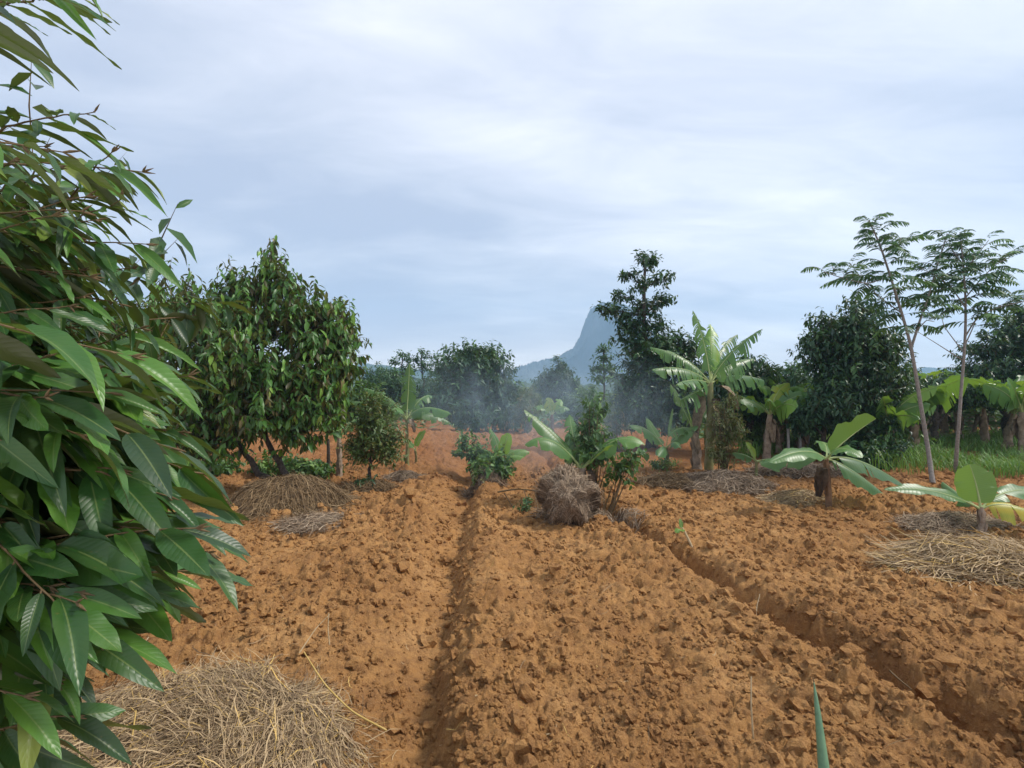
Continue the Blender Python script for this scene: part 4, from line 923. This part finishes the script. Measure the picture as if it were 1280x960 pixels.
# hay bundle in the middle
x, y = GX(714, 655)
def hay_bundle():
    rng = np.random.default_rng(44); c = np.array([*GX(712, 658), 0]); c[2] = gz(*c[:2])
    root = empty('hay_bundle', c); tag(root, 'upright round bundle of tangled dry hay in the middle of the field', 'hay bundle')
    V, F = ico(4); d = nrm(V)
    s = np.array([0.285, 0.27, 0.33]); cen = c+np.array([0, 0.2, 0.26])
    nz = 1+0.45*fbm(d[:, 0]*2+5, d[:, 1]*2+d[:, 2]*2, 1.2, 3, 4)
    m = MB(); m.add(cen+d*s*nz[:, None], F); m.build('core', M_HEAP, root)
    n = 5200; dd = nrm(rng.normal(size=(n, 3))); dd[:, 2] = np.abs(dd[:, 2]+0.35)-0.35; dd = nrm(dd)
    tdir = nrm(np.cross(dd, nrm(rng.normal(size=(n, 3))*0.8+np.array([0, 0.9, 0.1])))); L = 0.30*(0.4+0.8*rng.random(n))
    t = np.linspace(-.5, .5, 7); cur = rng.normal(size=n)*1.2
    b2_ = np.cross(dd, tdir)
    P = dd[:, None]*1+tdir[:, None]*(t[None, :, None]*L[:, None, None]*3)+b2_[:, None]*((t**2)[None, :, None]*(L*cur)[:, None, None]*3)
    P = nrm(P); nz = 1+0.45*fbm(P[..., 0]*2+5, P[..., 1]*2+P[..., 2]*2, 1.2, 3, 4)
    rr = nz*(1.02+0.10*rng.random(n)**2)[:, None]+np.abs(t)[None]*0.55*(rng.random(n)**4)[:, None]
    P = cen+P*s*rr[..., None]
    P[..., 2] = np.maximum(P[..., 2], c[2]-0.02)
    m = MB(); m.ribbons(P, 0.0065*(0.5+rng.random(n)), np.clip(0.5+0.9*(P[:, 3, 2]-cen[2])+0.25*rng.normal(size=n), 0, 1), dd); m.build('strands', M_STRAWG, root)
hay_bundle()
straw('straw_pile', 'loose grey straw scattered round the foot of the hay bundle', GX(735, 650)[0], GX(735, 650)[1]+0.2, 0.62, 0.42, 0.05, 1500, 0.3, 0.006, M_STRAWG, 4, spread=2, lift=0.03, tint=(0.5, 0.25), heap=False)
straw('straw_pile', 'small flat grey straw patch under the pale slim banana', *GX(505, 597), 0.30, 0.28, 0.10, 1300, 0.3, 0.008, M_STRAWG, 5, radial=0.3, spread=0.8, lift=0.02, tint=(0.4, 0.2))
straw('straw_pile', 'low straw patch in front of the young banana with the raised leaf', *GX(998, 625), 0.42, 0.36, 0.12, 2200, 0.34, 0.007, M_STRAW, 6, ang=0.2, spread=0.7, lift=0.02, tint=(0.45, 0.25))
straw('straw_pile', 'grey straw strip around the stem of the small right banana', GX(1205, 660)[0], GX(1205, 660)[1]+0.1, 0.58, 0.32, 0.10, 2600, 0.34, 0.006, M_STRAWG, 7, ang=0.0, spread=0.6, lift=0.025, tint=(0.65, 0.25))
straw('straw_pile', 'heap of long yellow straw stalks at the right edge', GX(1236, 715)[0]+0.05, GX(1236, 715)[1]+0.12, 0.62, 0.42, 0.17, 3600, 0.62, 0.0075, M_STRAW, 8, ang=-0.25, spread=0.45, lift=0.05, tint=(0.62, 0.25))
straw('straw_pile', 'wide ash grey straw mound under the yellowing shrub', *GX(905, 606), 0.72, 0.55, 0.16, 4200, 0.42, 0.008, M_STRAWG, 9, radial=0.5, spread=0.8, lift=0.03, tint=(0.5, 0.25))
straw('straw_pile', 'dark brown trampled straw left of the ash grey mound', *GX(842, 604), 0.55, 0.42, 0.10, 2400, 0.34, 0.008, M_STRAWB, 10, spread=1.0, lift=0.03, tint=(0.35, 0.2))
straw('straw_pile', 'brown dead leaves heaped at the head of the left furrow', GX(607, 606)[0], GX(607, 606)[1], 0.30, 0.28, 0.13, 1300, 0.28, 0.008, M_STRAWG, 11, spread=1.2, lift=0.05, tint=(0.35, 0.25))
straw('straw_pile', 'strip of pale brush lying behind the young banana with the raised leaf', *GX(1000, 592), 0.9, 0.35, 0.06, 1500, 0.5, 0.011, M_STRAWG, 12, spread=0.9, lift=0.06, tint=(0.6, 0.25))
straw('straw_pile', 'dark straw around the foot of the small round tree', *GX(462, 610), 0.36, 0.30, 0.08, 1200, 0.3, 0.008, M_STRAWB, 13, spread=1.0, lift=0.03, tint=(0.3, 0.2))

# ---------------------------------------------------------------- small things on the soil
def stick(name, label, pts, r0, r1, mat, cat, group=None, seg=7):
    pts = np.array(pts, float); root_ = MB(); k = len(pts); t = np.linspace(0, k-1, 16)
    p = np.stack([np.interp(t, np.arange(k), pts[:, i]) for i in range(3)], -1)
    for _ in range(2): p[1:-1] = (p[:-2]+2*p[1:-1]+p[2:])/4
    root_.tube(p, np.linspace(r0, r1, 16), seg, rough=0.1); o = root_.build(name, mat); tag(o, label, cat, group); return o
M_REED = plain('pale reed', (0.42, 0.33, 0.19), (0.60, 0.48, 0.30), 30, 0.6, 0.1)
M_YREED = plain('yellow reed', (0.45, 0.30, 0.08), (0.58, 0.40, 0.14), 30, 0.6, 0.1)
def spike():
    b = np.array([1.07*2.0/1.75*0.98, 1.78, 0]); b = np.array([(1040-640)/640*1.72, 1.72, 0.15]); b[2] = gz(b[0], b[1])
    root = empty('green_shoot', b); tag(root, 'single blue green spear shaped shoot poking up at the bottom edge', 'plant shoot')
    tip = PX(1017, 850, 1.85); m = MB(); P = bez(b-np.array([0, 0, .03]), (b+tip)/2+np.array([0.012, 0, 0]), tip, 12)
    w = np.interp(np.linspace(0, 1, 12), [0, 0.5, 0.85, 1], [0.015, 0.019, 0.009, 0.001])
    m.tube(P, w, 8); V = m.V[0]
    m.build('blade', M_SHOOT, root)
    m = MB(); m.tube(np.stack([tip-(tip-P[-2])*0.1, tip+np.array([-0.004, 0, 0.012])]), [0.0025, 0.0008], 5); m.build('tip', M_TWIG, root)
M_SHOOT = plain('blue green shoot', (0.10, 0.20, 0.12), (0.17, 0.30, 0.17), 25, 0.45, 0.1)
spike()
g = np.array(gpt(942, 918)); stick('dry_stalk', 'pale dry stalk standing upright left of the green shoot', [g-np.array([0, 0, .02]), PX(939, 885, g[1]), PX(939, 846, g[1]+.02)], 0.0045, 0.003, M_REED, 'dry stalk')
stick('dry_stalk', 'bent yellow stalk lying over the right end of the near straw heap', [PX(483, 918, 2.43)+np.array([0, 0, .02]), PX(440, 890, 2.5), PX(405, 855, 2.62), PX(380, 815, 2.75)], 0.005, 0.0035, M_YREED, 'dry stalk')
stick('dry_stalk', 'thin grey stalk slanting above the bent yellow one', [PX(374, 812, 3.0)+np.array([0, 0, -.02]), PX(395, 785, 3.1), PX(412, 768, 3.15)], 0.003, 0.002, M_REED, 'dry stalk')
stick('dry_stalk', 'short upright straw left of the bent yellow stalk', [PX(412, 806, 3.1), PX(410, 785, 3.12), PX(411, 766, 3.14)], 0.003, 0.002, M_REED, 'dry stalk')
stick('dry_stalk', 'pale stalk standing out of the near straw heap below the foreground leaves', [PX(162, 950, 2.15), PX(166, 915, 2.2), PX(170, 888, 2.25)], 0.004, 0.003, M_YREED, 'dry stalk')
stick('dry_stalk', 'thin stalk poking up behind the near straw heap', [PX(160, 832, 2.75), PX(175, 812, 2.8), PX(186, 796, 2.85)], 0.003, 0.002, M_REED, 'dry stalk')
stick('twig', 'dark twig lying across the bottom of the right furrow', [PX(1112, 838, 2.95), PX(1125, 850, 2.85), PX(1140, 862, 2.75)], 0.005, 0.003, M_TWIG, 'twig')
stick('twig', 'thin pale root curling out of the right furrow wall', [PX(945, 775, 3.7), PX(946, 758, 3.75), PX(950, 742, 3.8)], 0.003, 0.002, M_REED, 'twig')
# scattered straws: many, one sheet of litter
def litter():
    rng = np.random.default_rng(8); n = 420
    y = 1.9+7*rng.random(n)**1.5; x = (rng.random(n)*2.1-1.05)*(y+0.2); th = rng.random(n)*6.28; L = 0.03+0.13*rng.random(n)**2
    t = np.linspace(-.5, .5, 5); thk = th[:, None]+rng.normal(size=n)[:, None]*t
    X = x[:, None]+np.cos(thk)*L[:, None]*t; Y = y[:, None]+np.sin(thk)*L[:, None]*t
    Z = soil_h(X.ravel(), Y.ravel()).reshape(X.shape); Z = np.maximum(Z, Z.mean(1, keepdims=True))+0.004+np.abs(rng.normal(size=n)*0.5*L)[:, None]*(t+0.5)*(rng.random(n) < 0.5)[:, None]
    m = MB(); m.ribbons(np.stack([X, Y, Z], -1), 0.0028*(0.5+rng.random(n)), np.clip(0.6+0.3*rng.normal(size=n), 0, 1))
    o = m.build('straw_litter', M_STRAW); tag(o, 'stray bits of straw and root scattered over the soil', kind='stuff')
litter()
def sprout(label, px, py, tx, ty, lx, ly):
    b = np.array(gpt(px, py)); D = b[1]; root = empty('banana_sucker', b); tag(root, label, 'banana sucker')
    m = MB(); m.tube(bez(b-np.array([0, 0, .05]), PX((px+tx)/2+1, (py+ty)/2, D), PX(tx, ty, D+.02), 8), np.linspace(0.016, 0.008, 8), 7); m.build('stem', M_REED, root)
    banana_leaf(root, PX(tx+1, ty+6, D), PX(lx+5, ly-8, D-.03), PX(lx, ly, D-.06), 0.09, 0.8, 0, pet=0.05, rng=np.random.default_rng(3))
    banana_leaf(root, PX(tx, ty+2, D), PX(tx-1, ty-4, D), PX(tx-2, ty-10, D+.02), 0.045, 0.6, 0, pet=0.05, up=(0.2, -1, 0), rng=np.random.default_rng(4))
sprout('cut banana sucker with one small green leaf by the right furrow', 866, 684, 852, 658, 845, 666)
# arched dry branch left of the bundle
def arched():
    b = np.array(gpt(650, 645)); root = empty('dry_branch', b); tag(root, 'dry branch propped over the soil left of the hay bundle', 'dry branch')
    m = MB()
    for pts, r in (([PX(622, 615, 7.0), PX(645, 611, 6.95), PX(668, 613, 6.85), PX(690, 616, 6.6)], 0.012), ([PX(630, 616, 7.0), PX(640, 632, 6.8), PX(648, 642, 6.6)], 0.007), ([PX(668, 612, 6.9), PX(672, 632, 6.5), PX(670, 652, 6.25)], 0.007), ([PX(676, 614, 6.8), PX(684, 640, 6.4), PX(678, 655, 6.2)], 0.006), ([PX(655, 612, 6.9), PX(660, 630, 6.7), PX(664, 640, 6.6)], 0.005)):
        p = np.array(pts); m.tube(np.stack([np.interp(np.linspace(0, len(p)-1, 9), np.arange(len(p)), p[:, i]) for i in range(3)], -1), np.linspace(r, r*.6, 9), 6, rough=.2)
    m.build('twigs', M_TWIG, root)
arched()
for k, (px, py, h, lab) in enumerate([(772, 545, 26, 'squat grey post at the left foot of the tallest tree'), (1000, 573, 40, 'left one of the pale stakes in the middle plot'), (1010, 572, 42, 'right one of the pale stakes in the middle plot'), (410, 585, 40, 'dark thin post behind the two trunk tree'), (985, 575, 46, 'pale stake standing by the pale shrub')]):
    D = DG(py); b = np.array([(px-640)/640*D, D, gz((px-640)/640*D, D)-.05]); r = 0.10 if k == 0 else 0.035
    stick('wooden_post', lab, [b, b+np.array([0.01, 0, h/640*D*0.5]), b+np.array([0.0, 0.0, h/640*D])], r, r*0.85, M_POST if k != 3 else M_BARK, 'post', 'posts and stakes', 9)

# ---------------------------------------------------------------- grass and undergrowth (uncountable)
def grass():
    rng = np.random.default_rng(12); n = 60000
    y = 8.8+8*rng.random(n); x = 4.9+14*rng.random(n)
    px = 640+640*x/y
    edge = 7.0+0.0*y
    dens = fbm(x, y, 0.5, 3, 44)
    keep = ((px > 1092+18*dens) | ((px > 925+20*dens) & (y > 11.6+1.5*dens))) & (px < 1500) & (y > 9.3+0.6*fbm(x, y, .8, 2, 3)) & (rng.random(n) < 0.5+0.8*dens)
    x, y = x[keep], y[keep]; n = len(x)
    h = (0.16+0.28*rng.random(n))*(0.7+0.8*np.clip(fbm(x, y, 0.9, 2, 5)+.4, 0, 1)); th = rng.random(n)*6.28; ln = 0.25+0.5*rng.random(n)
    t = np.linspace(0, 1, 4); z0 = macro(x, y)
    X = x[:, None]+np.cos(th)[:, None]*(h*ln)[:, None]*t**2; Y = y[:, None]+np.sin(th)[:, None]*(h*ln)[:, None]*t**2; Z = z0[:, None]+h[:, None]*(t-0.25*t**3)
    m = MB(); m.ribbons(np.stack([X, Y, Z], -1), 0.014*(.6+.8*rng.random(n)), np.clip(.45+.25*rng.normal(size=n), 0, 1), nrm(np.stack([np.cos(th), np.sin(th), 0.4+0*th], -1)))
    o = m.build('grass', M_GRASS); tag(o, 'tall green grass under the banana grove on the right', kind='stuff')
grass()
def undergrowth():
    rng = np.random.default_rng(13); n = 60000
    y = 14+46*rng.random(n)**1.3; x = (rng.random(n)*3.0-1.5)*y
    px = 640+640*x/y
    lim = np.interp(px, [-300, 250, 420, 560, 640, 760, 900, 1000, 1100, 1600], [14, 15, 18.5, 21, 20, 20, 15, 14, 14.5, 13])
    d = fbm(x, y, 0.35, 3, 52)
    keep = (y > lim+2.0*d)
    x, y, d, px = x[keep], y[keep], d[keep], px[keep]; n = len(x)
    hm = np.clip(0.35+0.9*fbm(x, y, 0.45, 3, 55)+0.012*(y-14)+0.7*((px > 930) & (px < 1330) & (y < 22)), 0.05, 1.8)
    z = macro(x, y)+hm*rng.random(n)**0.6
    Y = nrm(rng.normal(size=(n, 3))*np.array([1, 1, .4])+np.array([0, 0, 0.1])); Z = nrm(rng.normal(size=(n, 3))*.5+np.array([0, 0, 1]))
    m = MB(); m.inst(LEAF_LO, np.stack([x, y, z], -1), Y, Z, 0.16+0.008*y*rng.random(n)+0.1*rng.random(n), np.clip(0.45+0.4*d+0.2*rng.normal(size=n), 0, 1))
    o = m.build('undergrowth', M_UNDER); tag(o, 'low tangled weeds and scrub beyond the far end of the field', kind='stuff')
undergrowth()

# ---------------------------------------------------------------- foreground durian branches
def near_tree():
    rng = np.random.default_rng(21)
    tx, ty = -2.75, 1.75
    root = empty('durian_tree', (tx, ty, gz(tx, ty))); tag(root, 'leafy tree filling the left foreground, long glossy drooping leaves with bronze undersides', 'tree')
    tr = MB(); p = np.array([(tx, ty, -0.1), (tx+.03, ty, 1.0), (tx-.02, ty+.02, 2.2), (tx, ty, 3.6)])
    tr.tube(np.stack([np.interp(np.linspace(0, 3, 14), np.arange(4), p[:, i]) for i in range(3)], -1), np.linspace(0.085, 0.03, 14), 10, rough=.15)
    tips = [  # px, py, depth of branch tips along the outline
        (100, -30, 1.35), (60, -10, 1.25), (118, 140, 1.35), (140, 190, 1.30), (178, 215, 1.32), (150, 250, 1.25), (183, 305, 1.30), (120, 275, 1.2), (165, 335, 1.35), (150, 380, 1.3),
        (175, 410, 1.3), (205, 470, 1.15), (165, 445, 1.0), (235, 470, 1.2), (225, 540, 1.25), (240, 590, 1.15), (255, 600, 1.3), (215, 560, 0.95), (262, 690, 1.05), (230, 640, 1.2), (245, 660, 1.0), (270, 712, 1.15), (90, 895, 1.0), (30, 920, 1.0), (150, 690, 1.0), (170, 740, 1.1), (120, 800, 0.95), (150, 790, 1.1), (70, 850, 0.95), (100, 740, 0.9), (30, 870, 0.85), (190, 700, 1.15), (210, 620, 1.05)]
    OUT = np.array([(80, 60), (120, 100), (190, 120), (260, 145), (330, 140), (400, 150), (470, 190), (560, 210), (640, 225), (700, 215), (760, 150), (820, 110), (880, 60), (930, 10)])
    for i in range(230):
        py = 165+740*rng.random()**0.92; pm = np.interp(py, OUT[:, 0], OUT[:, 1]); px = pm-25-abs(rng.normal())*80
        if px < -230 or (py < 340 and rng.random() < 0.55): continue
        tips.append((px, py, 1.0+0.9*rng.random()))
    tips += [(-60+170*rng.random(), 380+470*rng.random(), 0.84+0.2*rng.random()) for _ in range(16)]
    LV = [[] for _ in range(3)]
    tw = MB()
    for k, (px, py, D) in enumerate(tips):
        tip = PX(px, py, D)
        L = 0.65+0.35*rng.random()
        back = nrm(np.array([-1.0, 0.12+0.25*rng.normal(), -0.05+0.16*rng.normal()]))
        up_ = py < 400
        st = tip+back*L+np.array([0, 0, 0.02 if py > 500 else -0.10])
        mid = (tip+st)/2+np.array([0, 0, 0.05+0.05*rng.random()])
        n = 22; P = bez(st, mid, tip, n); T = nrm(np.gradient(P, axis=0))
        P[1:-1] += 0.006*np.cumsum(rng.normal(size=(n-2, 3)), 0)*np.sin(np.linspace(0, PI, n-2))[:, None]; tw.tube(P, np.linspace(0.0055, 0.0012, n), 6, 0, cap=False)
        tz = np.clip(st[2]-0.5, 0.4, 3.4); a = np.array([tx, ty, tz]); tr.tube(bez(a, (a+st)/2+np.array([0, 0, -.1]), st, 8), np.linspace(0.02, 0.0075, 8), 6, cap=False)
        nl = int(13+6*rng.random()); small = 0.62 if py < 420 else 1.0
        young = 0.25*(py < 330)
        for j in range(nl):
            t = 0.22+0.78*(j+0.3*rng.random())/nl; f = t*(n-1); i = min(int(f), n-2); q = P[i]*(1-(f-i))+P[i+1]*(f-i); Td = T[i]
            sg = 1 if j % 2 else -1
            sd = nrm(np.cross(Td, [0, 0, 1.0]))*sg
            last = t > 0.93
            Yd = nrm(Td*(1.0 if not last else 1.3)+sd*(0.65 if not last else 0.2)+np.array([0, 0, -0.12-0.34*rng.random()-(0.30 if small < 1 and t > 0.7 else 0)])+rng.normal(size=3)*0.12)
            Zd = nrm(np.array([0, 0, 1.0])+rng.normal(size=3)*0.36+sd*0.25+np.array([0.05, -0.10, 0]))
            ln = (0.14+0.07*rng.random())*(1-0.30*max(0, t-0.7)/0.3)*(0.55+0.6*rng.random())*(1.12 if (small < 1) else 1.18)*(1.0 if py < 420 else 1.08)
            # brighter, yellowing leaves here and there
            ti = np.clip(0.42+0.22*rng.normal()+young*1.3*rng.random()+(0.4 if rng.random() < 0.04 else 0), 0, 1)
            LV[rng.integers(3)].append((q+Yd*0.008, Yd, Zd, ln, ti, 0.9+0.25*rng.random() if small == 1 else 0.62+0.2*rng.random()))
            tw.tube(np.stack([q, q+Yd*0.010]), [0.0018, 0.0014], 5, 0, cap=False)
        for j in range(3):   # bronze buds at the tip
            dv = nrm(T[-1]+rng.normal(size=3)*0.35); tw.tube(np.stack([tip, tip+dv*0.012, tip+dv*0.028]), [0.0016, 0.0028, 0.0006], 5, 0, tint=0.9)
    cr = MB()
    for i in range(3):
        a = LV[i]
        cr.inst(LEAF_HI[i], np.array([v[0] for v in a]), np.array([v[1] for v in a]), np.array([v[2] for v in a]), np.array([v[3] for v in a]), np.array([v[4] for v in a]), 0, np.array([v[5] for v in a]))
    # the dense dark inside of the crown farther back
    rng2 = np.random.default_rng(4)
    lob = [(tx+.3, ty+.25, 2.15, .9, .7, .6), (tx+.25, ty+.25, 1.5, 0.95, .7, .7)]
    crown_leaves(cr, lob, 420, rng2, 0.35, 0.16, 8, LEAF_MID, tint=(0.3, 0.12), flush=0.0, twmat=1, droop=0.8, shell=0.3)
    tr.build('trunk', M_TWIG, root); tw.build('twigs', M_TWIG, root); cr.build('crown', [M_DURIAN_NEAR, M_TWIG], root)
    print('near leaves', sum(len(a) for a in LV))
near_tree()

# ---------------------------------------------------------------- air
def box(name, x0, x1, y0, y1, z0, z1):
    V = [(x, y, z) for x in (x0, x1) for y in (y0, y1) for z in (z0, z1)]
    F = [(0, 1, 3, 2), (4, 6, 7, 5), (0, 4, 5, 1), (2, 3, 7, 6), (0, 2, 6, 4), (1, 5, 7, 3)]
    me = bpy.data.meshes.new(name); me.from_pydata(V, [], F); o = bpy.data.objects.new(name, me); COL.objects.link(o); return o
HAZE = 0.00085
m, t, out = newmat('haze')
v = N(t, 'ShaderNodeVolumePrincipled'); v.inputs['Color'].default_value = (0.50, 0.74, 1.0, 1); v.inputs['Density'].default_value = HAZE
v.inputs['Anisotropy'].default_value = 0.2
t.links.new(v.outputs[0], out.inputs['Volume'])
hb = box('haze', -2600, 2600, -60, 1060, -8, 172); hb.data.materials.append(m); tag(hb, 'pale blue haze in the air', kind='stuff')
def smoke():
    V, F = ico(4); m_ = MB()
    m_.add(V*np.array([3.4, 5.2, 1.35])+np.array([0.5, 10.5, 1.15]), F)
    m, t, out = newmat('smoke')
    tc = N(t, 'ShaderNodeTexCoord'); mp = N(t, 'ShaderNodeMapping'); t.links.new(tc.outputs['Object'], mp.inputs[0])
    mp.inputs['Scale'].default_value = (1.0, 0.6, 0.55)
    n = noise_(t, mp.outputs[0], 1.15, 5, 0.62, 1.8)
    d = N(t, 'ShaderNodeVectorMath', operation='SUBTRACT'); t.links.new(tc.outputs['Object'], d.inputs[0]); d.inputs[1].default_value = (0.5, 10.5, 1.15)
    e = N(t, 'ShaderNodeVectorMath', operation='DIVIDE'); t.links.new(d.outputs[0], e.inputs[0]); e.inputs[1].default_value = (3.4, 5.2, 1.35)
    l = N(t, 'ShaderNodeVectorMath', operation='LENGTH'); t.links.new(e.outputs[0], l.inputs[0])
    fall = math_(t, 'SUBTRACT', 1.0, l.outputs['Value'], clamp=True)
    dn = math_(t, 'MULTIPLY', math_(t, 'MULTIPLY', ramp_(t, n, [(0.46, (0, 0, 0)), (0.70, (1, 1, 1))]), fall), 0.26)
    v = N(t, 'ShaderNodeVolumePrincipled'); v.inputs['Color'].default_value = (0.64, 0.84, 1.0, 1); t.links.new(dn, v.inputs['Density'])
    t.links.new(v.outputs[0], out.inputs['Volume'])
    o = m_.build('smoke', m); tag(o, 'thin bluish smoke drifting from the smouldering hay in the middle', kind='stuff')
    m.cycles.volume_step_rate = 1.0
smoke()
